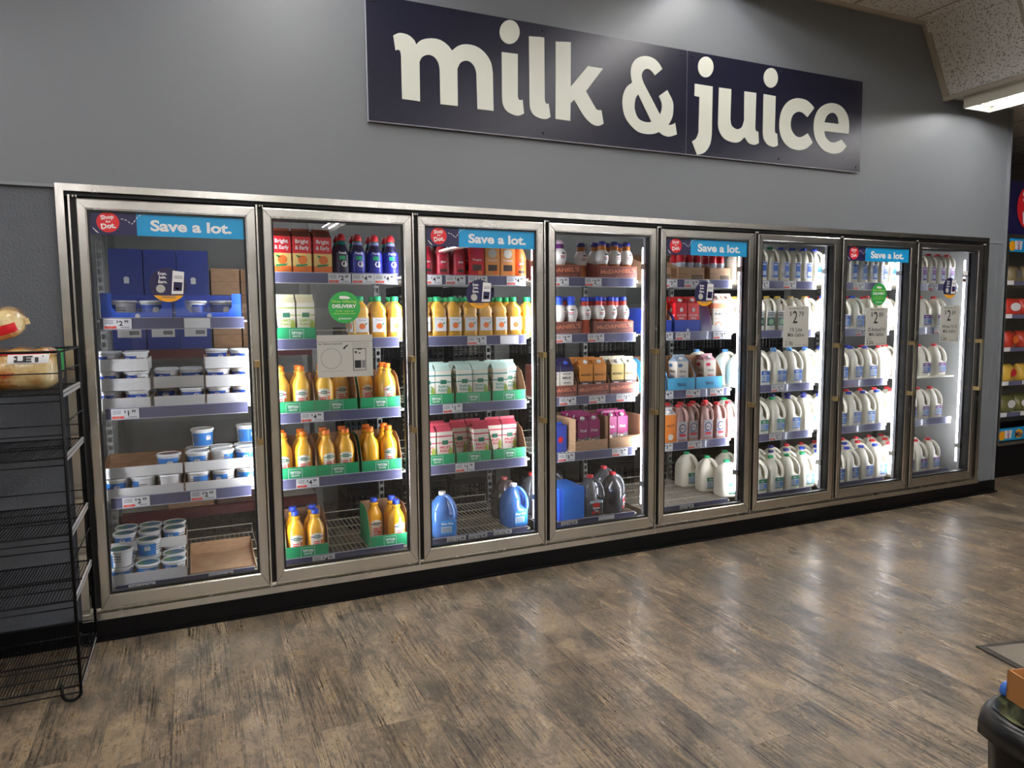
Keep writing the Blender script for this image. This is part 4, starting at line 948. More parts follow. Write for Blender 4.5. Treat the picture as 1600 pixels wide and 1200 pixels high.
# open trays and shelf-ready boxes
def tray(name, cat, w_, d_, hf, hb, mo, mi_, hs=None, pr=None, t=.003, notch=0):
    """front height hf, back height hb, side outline from hf at the front to hs/hb behind"""
    b_ = MB(); hw = w_/2
    Pf = lambda a, z, o: (a, o, z)
    b_.panel(Pf, [(-hw, 0), (hw, 0), (hw, hf), (-hw, hf)], t, mo, mi_)
    b_.panel(lambda a, z, o: (-a, d_-o, z), [(-hw, 0), (hw, 0), (hw, hb), (-hw, hb)], t, mo, mi_)
    if hs: sd = [(0, 0), (d_, 0), (d_, hb), (d_*.45, hb), (d_*.22, hb*.86), (d_*.08, hf+(hb-hf)*.35), (0, hf)]
    else: sd = [(0, 0), (d_, 0), (d_, hb), (0, hf)]
    b_.panel(lambda a, z, o: (-hw+o, a, z), sd[::-1], t, mo, mi_)
    b_.panel(lambda a, z, o: (hw-o, a, z), sd, t, mo, mi_)
    b_.box(-hw+t, hw-t, t, d_-t, 0.0, t, mi_)
    parts = [('body', b_.mesh('body'), [])]
    if pr:
        p_ = MB(); pr(p_, front(0, -.0010, 0), front(0, -.0018, 0), hw, hf); parts.append(('front_print', p_.mesh('front_print'), []))
    return (name, cat, parts)
def pr_grove(b_, P, P2, hw, hf):
    cz = hf*.5; w2, h2 = .036, hf*.36
    for q_ in ((-w2, w2, cz+h2-.0015, cz+h2), (-w2, -w2+.0015, cz-h2, cz+h2), (w2-.0015, w2, cz-h2, cz+h2)): b_.quad(P, *q_, whitep_m)
    b_.poly(P, [(-w2, cz-h2), (0, cz-h2-.004), (0, cz-h2-.0055), (-w2, cz-h2-.0015)], whitep_m); b_.poly(P, [(w2, cz-h2), (w2, cz-h2-.0015), (0, cz-h2-.0055), (0, cz-h2-.004)], whitep_m)
    b_.text(P, 'TIPTON', 0, cz+.006, .020, whitep_m, .04, w=.054); b_.text(P, 'GROVE', 0, cz-.010, .012, whitep_m, .03, w=.042)
def pr_mc(b_, P, P2, hw, hf):
    k = hf/.085; b_.text(P, 'McDANIEL\'S', 0, hf*.64, .034*k, mco_m, .03, w=hw*1.86, rot=3); b_.text(P, 'COFFEE', hw*.35, hf*.26, .018*k, mat('dusky_print', 'a86a58', .5), .03, w=hw*.95, rot=3)
    b_.quad(P, -hw, hw, hf-.004, hf-.0025, mco_m)
def pr_tru(b_, P, P2, hw, hf): b_.text(P, 'TRULI', .0, hf*.5, .026, navy_m, .03, w=.07)
def pr_box(b_, P, P2, hw, hf):
    b_.quad(P, 0, hw*.85, hf*.15, hf*.45, ink_m); b_.quad(P2, .004, hw*.85-.004, hf*.15+.004, hf*.45-.004, kraft_m); b_.text(lambda a, z: (P2(a, z)[0], P2(a, z)[1]-.0008, z), 'IIIIIIIII', hw*.42, hf*.3, .02, ink_m, .02, w=hw*.7); b_.quad(P, -hw*.9, -hw*.3, hf*.5, hf*.56, kraftd_m)
def pr_home(b_, P, P2, hw, hf): b_.quad(P, -.010, .010, .004, .020, whitep_m); b_.poly(P, [(-.013, .020), (.013, .020), (.005, .030), (-.005, .030)], whitep_m)
TR = {}
def get_tray(key, *a, **k):
    if key not in TR: TR[key] = tray(*a, **k)
    return TR[key]

# ------------------------------------------------------------ stocking the shelves
def at_(d, s_, look, n, row=None, tot=None):
    lv = SHN[d][s_-1]
    return '%s, %s%s from left, %s shelf, %s door' % (look, (row + ' ') if row else '', ORD[n], lv, ORD[d-1])
CNT = {}
def put(D, d, s_, x, y, look, grp, rz=0.0, dz=0.0, row='', tilt=None, scale=None):
    k = (d, s_, look, row); CNT[k] = CNT.get(k, -1) + 1
    lb = at_(d, s_, look, CNT[k], row)
    z = deck(d, s_) + dz + .0006
    return stamp(D, (X0(d)+x, y, z), lb, grp, rz=R(rz), tilt=tilt, scale=scale)
def rowput(D, d, s_, xs, y, look, grp, jit=2, dz=0.0, row=''):
    for x in xs: put(D, d, s_, x, y + rnd.uniform(-.0015, .0015), look, grp, rnd.uniform(-jit, jit), dz, row)

FR, BK, RR_ = 'front-row', 'second-row', 'third-row'
# --- door 1: tubs in white trays
D_TR2 = tub(tubb_m, red_m, MATS['tub_lid_rosy'], .048, .0535, .090); D_TB2 = tub(tubb_m, tubb_m, greyl_m, .048, .0535, .090); D_BT2 = tub(tubb_m, tubb_m, lidbt, .048, .0535, .082)
D_RED2 = lathe_bottle('juice_bottle', 'juice bottle', [(0, .036, 2.4, rjo_m), (.006, .041, 2.4, rjo_m), (.03, .043, 2.2, rjo_m), (.12, .0435, 2.2, rjo_m), (.150, .036, 2, rjo_m), (.175, .026, 2, brownp_m), (.20, .020, 2, rjo_m)], mat('maroon_cap'), red_label, 24, [(.198, .021), (.20, .0225), (.22, .0225), (.223, .020)])
D_CLR = jug('drink_jug', 'drink jug', .150, .262, mat('dark_clear_plastic', '3c3230', .15, coat=.5), mat('brick_cap', '8a3a34', .4), None)
D_TS = tub(tubn_m, tubn_m, greyl_m, .047, .052, .0845)
def stamp_ts(d, s_, x, y, dz, look, row): put(D_TS, d, s_, x, y, look, 'tubs', rnd.uniform(-50, 30), dz, row)
def wtray(d, s_, x0, x1, y, z, look, dp=.30, h=.058, mo=card_m, mi_=None):
    w_ = x1-x0; D = get_tray(('w', round(w_, 2), dp, h, mo.name), 'cardboard_tray', 'cardboard tray', round(w_, 2), dp, h, h, mo, mi_ or kraft_m)
    return put(D, d, s_, (x0+x1)/2, y, look, 'cardboard trays', 0, z)
# top shelf: blue cut-out boxes
def cutbox():
    b_ = MB(); hw, H, d_ = .152, .128, .24; c_ = bri_m; ci = roy_m
    pts = [(-hw, 0), (hw, 0), (hw, H), (hw-.045, H), (hw-.047, .055), (hw-.062, .038), (-hw+.062, .038), (-hw+.047, .055), (-hw+.045, H), (-hw, H)]
    # front panel as three quads around the cut-out
    for x0, x1, z0, z1 in ((-hw, hw, 0, .036), (-hw, -hw+.045, .036, H), (hw-.045, hw, .036, H)):
        b_.panel(lambda a, z, o: (a, o, z), [(x0, z0), (x1, z0), (x1, z1), (x0, z1)], .003, c_, ci)
    for s_ in (-1, 1):
        b_.add([(s_*(hw-.045), 0, .036), (s_*(hw-.045), 0, .062), (s_*(hw-.066), 0, .036)], [(0, 1, 2)], c_)
        b_.add([(s_*(hw-.045), .003, .036), (s_*(hw-.045), .003, .062), (s_*(hw-.066), .003, .036)], [(0, 1, 2)], ci)
    b_.panel(lambda a, z, o: (-hw+o, a, z), [(0, 0), (0, H), (d_, H), (d_, 0)], .003, c_, ci); b_.panel(lambda a, z, o: (hw-o, a, z), [(0, 0), (d_, 0), (d_, H), (0, H)], .003, c_, ci)
    b_.panel(lambda a, z, o: (-a, d_-o, z), [(-hw, 0), (hw, 0), (hw, H), (-hw, H)], .003, c_, ci); b_.box(-hw+.003, hw-.003, .003, d_-.003, 0, .003, ci)
    p_ = MB(); pr_home(p_, front(0, -.001, 0), None, hw, H); return ('display_box', 'display box', [('body', b_.mesh('body'), []), ('front_print', p_.mesh('front_print'), [])])
D_CB = cutbox()
put(D_CB, 1, 1, .215, .185, 'blue cut-out display box holding tubs', 'blue display boxes'); put(D_CB, 1, 1, .531, .185, 'blue cut-out display box holding tubs', 'blue display boxes')
for x, D, lk in ((.1405, D_TNR, 'blue and red tub in display box'), (.288, D_TNR, 'blue and red tub in display box'), (.455, D_TN, 'white-faced tub in display box'), (.606, D_TNR, 'blue and red tub in display box')):
    put(D, 1, 1, x, .275, lk, 'tubs', {.1405: -70, .455: 90}.get(x, 0), .0035)
# second shelf: three stacks of trays
for ci_, (x0, x1, n, y, sh) in enumerate(((.010, .252, 3, .170, 1), (.262, .497, 2, .176, 1), (.502, .739, 3, .170, 1))):
    nm = ('first', 'middle', 'last')[ci_]
    for k in range(n):
        zz = k*.093; yy = .182 + (0.05*k if ci_ == 1 else 0)
        wtray(1, 2, x0, x1, yy, zz, 'white cardboard tray, %s stack, %s up' % (nm, ORD[k]))
        for c in range(2):
            for r_ in range(2):
                if ci_ == 1 and k == 0 and c == 0 and r_ == 0: continue
                if ci_ == 2 and k == 2 and c == 0 and r_ == 0: continue
                tx = x0 + .0605 + c*(x1-x0-.121)
                stamp_ts(1, 2, tx, yy+.062+r_*.125, zz+.0035, 'blue-banded tub, %s stack, tray %s up' % (nm, ORD[k]), FR if r_ == 0 else BK)

# third shelf: two tray groups, two layers
for gi, (x0, x1) in enumerate(((.018, .378), (.386, .742))):
    nm = ('near bread rack', 'beside second door')[gi]
    for k in range(2):
        z = k*.099; wtray(1, 3, x0, x1, .180+.02*k, z, 'long white cardboard tray %s, %s up' % (nm, ORD[k]), dp=.42, h=.052)
        for c in range(3 - (k == 1 and gi == 0)*0):
            tx = x0+.062+c*.1175
            if k == 1 and gi == 0 and c != 2: continue
            for r_ in range(2):
                if k == 1 and gi == 0 and r_ == 1: continue
                D = {0: (D_TR2 if gi == 0 else D_TB2), 1: (D_TR2 if gi == 0 else D_TB2)}[k]
                rz = {(0, 0, 0): 0, (0, 0, 1): -75, (0, 0, 2): -150, (1, 0, 0): 60, (1, 0, 1): -35, (1, 0, 2): 5, (0, 1, 2): 0, (1, 1, 0): -10, (1, 1, 1): 95, (1, 1, 2): -15}.get((gi, k, c), 0)
                put(D, 1, 3, tx, .242+.02*k+r_*.125, ('blue and red tub' if gi == 0 else 'light blue tub') + (' in lower tray' if k == 0 else ' in upper tray'), 'tubs', rz, z+.0035, FR if r_ == 0 else BK)
for x, y in ((.475, .41), (.70, .45)): put(D_TB2, 1, 3, x, y, 'light blue tub stacked on upper tray tubs', 'tubs', 30, .099+.0035+.094, '')
# bottom shelf: butter tubs in trays, empty kraft tray
wtray(1, 4, .015, .375, .180, 0, 'white cardboard tray of butter tubs', dp=.27, h=.060)
wtray(1, 4, .015, .375, .460, .0895, 'white cardboard tray of butter tubs on rear stack', dp=.24, h=.052)
wtray(1, 4, .015, .375, .460, .0, 'white cardboard tray under rear stack', dp=.24, h=.052)
for r_ in range(2):
    for c in range(3):
        put(D_BT2, 1, 4, .078+c*.118, .243+r_*.122, 'butter tub with printed lid in front tray', 'butter tubs', rnd.uniform(-40, 20), .0035, FR if r_ == 0 else BK)
        put(D_BT2, 1, 4, .078+c*.118, .523+r_*.118, 'butter tub with printed lid on rear stack', 'butter tubs', rnd.uniform(-40, 20), .0932, FR if r_ == 0 else BK)
        put(D_BT2, 1, 4, .078+c*.118, .523+r_*.118, 'butter tub at base of rear stack', 'butter tubs', 0, .0035, FR if r_ == 0 else BK)
put(D_BT2, 1, 4, .078, .243, 'butter tub stacked on another, nearest bread rack', 'butter tubs', -90, .0035+.0858, '')
put(D_BT2, 1, 4, .196, .365, 'butter tub stacked on another in tray centre', 'butter tubs', -10, .0035+.0858, '')
D_KT = tray('cardboard_tray', 'cardboard tray', .315, .36, .018, .07, kraft_m, kraft_m)
put(D_KT, 1, 4, .545, .180, 'empty flattened kraft tray', 'cardboard trays')

# --- door 2
G1 = lambda w_, hf=.070, hb=.205, d_=.26: get_tray(('g', w_, hf, hb, d_), 'display_tray', 'display tray', w_, d_, hf, hb, green_m, kraftd_m, hs=1, pr=pr_grove)
rowput(D_BE, 2, 1, (.112, .214, .318), .232, 'red and orange juice carton with fruit', 'cartons', 4, row=FR)
rowput(D_BE, 2, 1, (.112, .214, .318), .335, 'red and orange juice carton with fruit', 'cartons', 3, row=BK)
put(D_DRK, 2, 1, .425, .235, 'dark purple juice bottle', 'bottles')
rowput(D_BLU, 2, 1, (.512, .604, .694), .235, 'dark blue juice bottle with red cap', 'bottles', 6, row=FR)
rowput(D_DRK, 2, 1, (.425, .512, .604, .694), .335, 'dark juice bottle with red cap', 'bottles', 6, row=BK)
put(G1(.20), 2, 2, .172, .178, 'green display tray with brown inside', 'display trays')
rowput(D_PAL, 2, 2, (.124, .222), .235, 'pale carton with lime print in tray', 'cartons', 2, .0035, FR)
rowput(D_AMB, 2, 2, (.515, .612, .709), .232, 'amber juice bottle with green cap', 'bottles', 3, row=FR)
rowput(D_AMB, 2, 2, (.515, .612, .709), .335, 'amber juice bottle with green cap', 'bottles', 3, row=BK)
for s_, D, look, ys in ((3, D_OJR, 'orange-capped juice carafe with red accent label', 0), (4, D_OJ, 'orange-capped juice carafe with green accent label', 0)):
    for i, xc in enumerate((.140, .365, .605)):
        put(G1(.226), 2, s_, xc, .178, 'green display tray of juice carafes', 'display trays')
        for c in (-.052, .052):
            for r_ in range(2):
                if s_ == 3 and r_ == 0 and ((i == 1 and c > 0) or (i == 2 and c < 0)): continue
                put(D, 2, s_, xc+c, .234+r_*.102, look, 'juice carafes', rnd.uniform(-14, 14) if not (s_ == 4 and i == 2 and c < 0 and r_ == 0) else 180, .0035, FR if r_ == 0 else BK)
for xc, n in ((.190, 0), (.640, 1)):
    put(G1(.224, .070, .215), 2, 5, xc, .178, 'green display tray of blue-capped carafes', 'display trays')
    for c in (-.052, .052):
        for r_ in range(2):
            if n == 1 and c < 0 and r_ == 0: continue
            put(D_OJB, 2, 5, xc+c, .234+r_*.102, 'blue-capped orange juice carafe', 'juice carafes', rnd.uniform(-10, 14), .0035, FR if r_ == 0 else BK)

# --- door 3
for r_ in range(2):
    rowput(D_RED, 3, 1, (.120, .218, .314), .232+.1*r_, 'red juice bottle with maroon cap', 'bottles', 8, row=(FR, BK)[r_])
def f_rc(c_):
    def f(b_, P, P2, hw):
        b_.quad(P, -hw, hw, 0, .195, c_); b_.disc(P2, 0, .14, .026, .026, pinkr_m if c_ is not orng2_m else pale_m, 16); b_.quad(P2, -.028, .028, .04, .075, brownp_m); b_.text(P2, 'Tropics', 0, .10, .018, whitep_m, .03, w=.06); b_.disc(P2, .018, .03, .014, .014, orng_m, 12)
    return f
orng2_m = mat('light_orange_print', 'e89a50', .45)
D_RC = carton('juice_carton', 'juice carton', .090, .195, .240, f_rc(red_m), False, body=red_m, top=red_m); D_OC = carton('juice_carton', 'juice carton', .090, .195, .240, f_rc(orng2_m), False, body=orng2_m, top=orng2_m)
for r_ in range(2):
    put(D_RC, 3, 1, .413, .232+.1*r_, 'red juice carton', 'cartons', 2, 0, (FR, BK)[r_]); rowput(D_OC, 3, 1, (.512, .609), .232+.1*r_, 'light orange juice carton', 'cartons', 2, row=(FR, BK)[r_])
    put(D_RED2, 3, 1, .700, .235+.1*r_, 'orange-wrapped juice bottle', 'bottles', 0, 0, (FR, BK)[r_])
for r_ in range(3):
    rowput(D_AMB, 3, 2, [(.090+.0945*i) for i in range(8) if i < 7] if r_ < 2 else [(.090+.0945*i) for i in range(7)], .232+.098*r_, 'amber juice bottle with green cap', 'bottles', 2, row=(FR, BK, RR_)[r_])
put(D_AMB, 3, 2, .7525, .240, 'amber juice bottle by light bar', 'bottles', 6)
for s_, D, look, miss in ((3, D_TRO, 'white and teal tropical punch carton', ((2, 1, 0), (1, 0, 9))), (4, D_FRU, 'white and crimson fruit punch carton', ((1, 0, 0), (2, 0, 0), (2, 1, 0)))):
    for i, xc in enumerate((.150, .378, .605)):
        put(G1(.218), 3, s_, xc, .178, 'green display tray of punch cartons', 'display trays')
        for ci_, c in enumerate((-.050, .050)):
            for r_ in range(2):
                if (i, ci_, r_) in miss: continue
                put(D, 3, s_, xc+c, .232+r_*.098, look, 'punch cartons', rnd.uniform(-3, 3), .0035, FR if r_ == 0 else BK)
put(D_WAT, 3, 5, .205, .262, 'blue drink gallon jug with white cap', 'drink jugs', -4); put(D_WAT, 3, 5, .668, .268, 'blue drink gallon jug with white cap', 'drink jugs', 4)
put(D_CLR, 3, 5, .690, .46, 'empty-looking clear jug with dark tint', 'drink jugs', 4)

# --- door 4
MC = lambda w_, hf=.085, hb=.14, d_=.28: get_tray(('m', w_, hf, hb, d_), 'display_tray', 'display tray', w_, d_, hf, hb, mcb_m, kraftd_m, pr=pr_mc)
for s_, (l0, l1), (r0, r1) in ((1, (.055, .318), (.450, .728)), (2, (.060, .325), (.425, .704))):
    put(MC(round(l1-l0, 2)), 4, s_, (l0+l1)/2, .178, 'maroon display tray with salmon lettering', 'display trays'); put(MC(round(r1-r0, 2)), 4, s_, (r0+r1)/2, .178, 'maroon display tray with salmon lettering', 'display trays')
rowput(D_CRP, 4, 1, (.105, .203), .235, 'white creamer bottle with purple neck', 'creamer bottles', 8, .0035, FR)
for r_ in range(2): rowput(D_CRO, 4, 1, (.500, .590, .679), .230+.09*r_, 'creamer bottle with orange neck', 'creamer bottles', 8, .0035, (FR, BK)[r_])
put(D_CRO, 4, 1, .405, .33, 'creamer bottle with orange neck between trays', 'creamer bottles')
rowput(D_CRB, 4, 2, (.105, .193, .279), .230, 'white creamer bottle with blue neck', 'creamer bottles', 40, .0035, FR)
rowput(D_CRR, 4, 2, (.193, .279), .322, 'creamer bottle with red neck', 'creamer bottles', 10, .0035, BK)
put(D_CRR, 4, 2, .374, .232, 'creamer bottle with red neck between trays', 'creamer bottles', 0)
for r_ in range(2): rowput(D_CRR, 4, 2, (.474, .564, .654), .230+.09*r_, 'creamer bottle with red neck', 'creamer bottles', 8, .0035, (FR, BK)[r_])
M3 = lambda w_: get_tray(('m3', w_), 'display_tray', 'display tray', w_, .28, .080, .20, mcb_m, kraftd_m, hs=1, pr=pr_mc)
for xc in (.180, .415, .642): put(M3(.222), 4, 3, xc, .178, 'maroon display tray of coffee cartons', 'display trays')
for r_ in range(2):
    rowput(D_BWH, 4, 3, (.128, .228), .232+.1*r_, 'blue and white milk carton', 'cartons', 3, .0035, (FR, BK)[r_])
    rowput(D_MCO, 4, 3, (.366, .462), .232+.1*r_, 'amber and brown coffee carton', 'cartons', 3, .0035, (FR, BK)[r_])
    rowput(D_MCY, 4, 3, (.594, .690), .232+.1*r_, 'pale yellow and brown coffee carton', 'cartons', 3, .0035, (FR, BK)[r_])
KB = tray('cardboard_box', 'cardboard box', .235, .34, .080, .215, kraft_m, kraftd_m)
def kbox2():
    b_ = MB(); hw, d_, H = .118, .34, .215
    for s_, fl in ((-1, 1), (1, -1)):
        sd = [(0, 0), (d_, 0), (d_, H), (0, H)]
        b_.panel(lambda a, z, o: (s_*(hw-o), a, z), sd if s_ > 0 else sd[::-1], .003, kraft_m, kraftd_m)
    b_.panel(lambda a, z, o: (-a, d_-o, z), [(-hw, 0), (hw, 0), (hw, H), (-hw, H)], .003, kraft_m, kraftd_m)
    b_.panel(lambda a, z, o: (a, o, z), [(-hw, 0), (hw, 0), (hw, .075), (-hw, .075)], .003, kraft_m, kraftd_m); b_.box(-hw+.003, hw-.003, .003, d_-.003, 0, .003, kraftd_m)
    p_ = MB()
    Q = lambda a, z: (-hw-.001, d_-a, z)
    p_.quad(Q, .20, .204, .09, .155, ink_m); p_.poly(Q, [(.192, .145), (.212, .145), (.202, .165)], ink_m); p_.text(Q, 'THIS SIDE UP', .13, .185, .014, ink2_m, .02)
    for i in range(5): p_.quad(Q, .05, .13, .04+i*.014, .044+i*.014, kraftd_m)
    return ('cardboard_box', 'cardboard box', [('body', b_.mesh('body'), []), ('side_print', p_.mesh('side_print'), [])])
D_KB = kbox2()
put(D_KB, 4, 4, .400, .180, 'open kraft box of magenta cartons', 'cardboard boxes'); put(D_KB, 4, 4, .650, .185, 'open kraft box of magenta cartons', 'cardboard boxes')
fl = MB(); fl.panel(lambda a, z, o: (a, -z*.85+o*.5, z*.35+o), [(-.118, 0), (.125, .008), (.122, .055), (-.09, .060)], .003, kraft_m, kraft_m)
stamp(('cardboard_flap', 'cardboard flap', [('flap', fl.mesh('flap'), [])]), (X0(4)+.650, .181, deck(4, 4)+.072), 'bent kraft front flap leaning out over the fourth shelf, fourth door', 'cardboard boxes')
for r_ in range(3):
    rowput(D_MAG, 4, 4, (.352, .434), .245+r_*.09, 'magenta juice carton in first box', 'cartons', 4, .0035, (FR, BK, RR_)[r_]); 
    if r_: rowput(D_MAG, 4, 4, (.605, .690), .225+r_*.09, 'magenta juice carton in second box', 'cartons', 4, .0035, (FR, BK, RR_)[r_-1])
bb = MB(); bb.box(-.05, .05, -.05, .05, 0, .17, roy_m); bb.box(-.05, .05, -.004, .004, .17, .185, bri_m); bb.disc(lambda a, z: (a, -.051, z), 0, .08, .02, .02, red_m)
put(('blue_pouch', 'pouch', [('body', bb.mesh('body'), [])]), 4, 4, .205, .30, 'royal blue pouch beside kraft box', 'pouches', 10)
bb = MB(); bb.box(-.088, .088, 0, .24, 0, .205, bri_m); bb.box(-.062, .090, -.003, 0, .012, .206, mat('vivid_blue_card', '2f7ae0', .4)); bb.box(-.088, .088, 0, .24, .205, .208, mat('vivid_blue_card', '2f7ae0', .4))
put(('blue_carton_box', 'box', [('body', bb.mesh('body'), [])]), 4, 5, .262, .195, 'bright blue closed cardboard box', 'boxes')
for i, (x, y) in enumerate(((.435, .262), (.615, .280))): put(D_TEA, 4, 5, x, y, 'smoky tea gallon jug with red cap', 'tea jugs', (-3, 45)[i], 0, FR)
for i, (x, y) in enumerate(((.130, .50), (.290, .52), (.665, .47))): put(D_TEA, 4, 5, x, y, 'smoky tea gallon jug with red cap', 'tea jugs', (0, 3, 45)[i], 0, 'rear')

# --- door 5
KS = lambda w_: get_tray(('ks', w_), 'cardboard_box', 'cardboard box', w_, .30, .090, .19, kraft_m, kraftd_m, pr=pr_box)
for x0, x1 in ((.050, .222), (.278, .492), (.530, .712)): put(KS(round(x1-x0, 2)), 5, 1, (x0+x1)/2, .178, 'open kraft box of red-topped bottles', 'cardboard boxes')
def can_label(l_):
    P = wrap(.0305, 0); l_.disc(P, 0, .085, .018, .024, ink2_m, 14)
D_CAN = lathe_bottle('coffee_bottle', 'coffee bottle', [(0, .026, 2, whitep_m), (.005, .030, 2, mat('silver_wrap', 'c8ccd4', .4)), (.12, .030, 2, red_m), (.155, .026, 2, red_m), (.17, .018, 2, red_m)], redcap_m, can_label, 20, [(.168, .019), (.17, .020), (.186, .020), (.188, .018)])
for r_ in range(2):
    rowput(D_CAN, 5, 1, (.323, .390, .455), .218+.072*r_, 'small red-topped coffee bottle in middle box', 'coffee bottles', 8, .0035, (FR, BK)[r_]); rowput(D_CAN, 5, 1, (.590, .655), .225+.072*r_, 'small red-topped coffee bottle in last box', 'coffee bottles', 8, .0035, (FR, BK)[r_])
RB = lambda w_: get_tray(('rb', w_), 'display_tray', 'display tray', w_, .28, .088, .17, roy_m, kraftd_m, hs=1, pr=pr_home)
put(RB(.17), 5, 2, .145, .178, 'royal blue display tray', 'display trays'); put(RB(.215), 5, 2, .358, .178, 'royal blue display tray', 'display trays')
for r_ in range(2):
    rowput(D_LAC, 5, 2, (.308, .408), .232+.098*r_, 'red lactose-free milk carton', 'cartons', 2, .0035, (FR, BK)[r_])
    rowput(D_ORC, 5, 2, (.622, .715), .235+.095*r_, 'tall pale orange juice carton', 'cartons', 2, .0035, (FR, BK)[r_])
put(D_EGG, 5, 2, .150, .235, 'orange nut milk carton in blue tray', 'cartons', 2, .0035)
WB = tray('display_tray', 'display tray', .220, .28, .050, .235, card_m, card_m, hs=1)
put(WB, 5, 2, .670, .180, 'white high-sided display tray', 'display trays')
SB = lambda w_: get_tray(('sb', w_), 'display_tray', 'display tray', w_, .28, .090, .225, sky_m, kraftd_m, hs=1, pr=pr_tru)
put(SB(.226), 5, 3, .312, .178, 'sky blue display tray', 'display trays'); put(SB(.226), 5, 3, .545, .178, 'sky blue display tray', 'display trays'); put(SB(.15), 5, 3, .115, .178, 'sky blue display tray', 'display trays')
put(D_TRB, 5, 3, .332, .240, 'white carton with slate blue print', 'cartons', 0, .0035); put(D_TRP, 5, 3, .565, .240, 'white carton with crimson print', 'cartons', 0, .0035)
put(GAL['lb'], 5, 3, .724, .545, 'gallon milk jug with light blue cap behind trays', 'milk jugs')
put(D_EGG, 5, 4, .235, .232, 'orange nut milk carton', 'cartons', 0)
for i, (x, y) in enumerate(((.330, .232), (.437, .250), (.545, .232), (.655, .232), (.755, .232))): put(D_CHO, 5, 4, x, y, 'pink-brown chocolate milk jug with red cap', 'chocolate milk jugs', rnd.uniform(-1.5, 1.5), 0, FR)
for i, x in enumerate((.330, .440, .545, .655)): put(D_CHO, 5, 4, x, .354, 'pink-brown chocolate milk jug with red cap', 'chocolate milk jugs', rnd.uniform(-5, 5), 0, BK)
for x, y, a in ((.735, .655, -10), (.770, .465, -20), (.790, .275, -10)): put(GAL['g'], 5, 5, x, y, 'gallon milk jug with green cap', 'milk jugs', a)

# --- doors 6 to 8: milk
def gal(d, s_, k, xs, y, row, jit=1.5, rz=0):
    for x in xs: put(GAL[k], d, s_, x, y+rnd.uniform(-.002, .002), 'gallon milk jug with %s cap' % CAPN[k], 'milk jugs', rz+rnd.uniform(-jit, jit), 0, row)
def half(d, s_, k, xs, y, row):
    for x in xs: put(HALF[k], d, s_, x, y+rnd.uniform(-.001, .001), 'tall half-gallon milk jug with %s cap' % CAPN[k], 'milk jugs', rnd.uniform(-1.2, 1.2), 0, row)
for r_, rw in ((0, FR), (1, BK)):
    y = .230 + r_*.104
    half(6, 1, 'g', (.115, .222, .328), y, rw); half(6, 1, 'b', (.432, .538, .646, .750), y, rw)
    half(7, 1, 'b', (.115, .222, .333, .438, .545, .655, .755), y, rw)
    half(8, 1, 'r', (.115, .222, .328, .436, .545, .655), y, rw)
    half(6, 2, 'y', (.105, .206, .307, .408), y, rw)
D_YG = jug('milk_jug', 'milk jug', .128, .250, milk_m, yelcap_m, None, None, True)
for r_ in range(2): rowput(D_YG, 6, 2, (.545, .682), .243+.135*r_, 'broad unlabelled milk jug with yellow cap', 'milk jugs', 3, row=(FR, BK)[r_])
XS = (.104, .257, .410, .563, .716)
for r_, rw in ((0, FR), (1, BK)):
    y = .258+r_*.158
    gal(6, 3, 'lb', XS, y, rw); gal(6, 4, 'g', XS[:3], y, rw); gal(6, 4, 'nb', XS[3:], y, rw)
    gal(7, 3, 'b', XS[:4], y, rw); gal(7, 3, 'r', XS[4:], y, rw)
    gal(7, 4, 'b' if r_ == 0 else 'nb', XS[:3], y, rw); gal(7, 4, 'b' if r_ == 0 else 'r', XS[3:], y, rw)
    gal(8, 4, 'r', XS[:4], y, rw)
    gal(7, 2, 'b' if r_ == 0 else 'r', XS[:3], y, rw, 1.5, -1); gal(7, 2, 'r', XS[3:], y, rw)
gal(8, 2, 'r', (.225, .400, .575), .267, FR, 2, -7); gal(8, 2, 'r', (.225, .400, .575), .435, BK)
gal(8, 3, 'r', (.240, .415, .600), .267, FR, 2, -7); gal(8, 3, 'r', (.240, .415, .600), .435, BK)
for r_, rw in ((0, FR), (1, BK), (2, RR_)):
    y = .258+r_*.158
    gal(6, 5, 'g', XS[1:3] if r_ < 2 else XS[1:2], y, rw); gal(6, 5, 'g' if r_ == 0 else 'nb', XS[3:] if r_ < 2 else XS[2:], y, rw)
    gal(7, 5, ('b', 'b', 'r')[r_], XS[:4], y, rw); gal(7, 5, ('b', 'r', 'r')[r_], XS[4:], y, rw)
    gal(8, 5, 'r', XS[:4] if r_ else XS[:4], y, rw)

# ------------------------------------------------------------ stock seen behind the shelves
def stockbox(x, y, z, w_, d_, h, mt, look, name='cardboard_carton', cat='cardboard carton', grp='stock cartons behind the shelves', mark=None):
    b_ = MB(); b_.box(-w_/2, w_/2, 0, d_, 0, h, mt); b_.box(-w_/2, w_/2, -.001, 0, h*.49, h*.51, kraftd_m) if mt is kraft_m else None
    parts = [('body', b_.mesh('body'), [])]
    if mark:
        p_ = MB(); mark(p_, front(0, -.002, 0), w_, h); parts.append(('printed_mark', p_.mesh('printed_mark'), []))
    return stamp((name, cat, parts), (x, y, z), look, grp)
sb_m = mat('deep_blue_card', '22388c', .5)
mk_home = lambda p_, P, w_, h: (p_.quad(P, -.014, .014, h*.32, h*.32+.026, whitep_m), p_.poly(P, [(-.018, h*.32+.026), (.018, h*.32+.026), (.008, h*.32+.040), (-.008, h*.32+.040)], whitep_m))
mk_lab = lambda p_, P, w_, h: (p_.quad(P, -w_*.36, w_*.36, h*.25, h*.66, card_m), p_.quad(lambda a, z: (a, -.003, z), w_*.0, w_*.3, h*.3, h*.38, ink2_m))
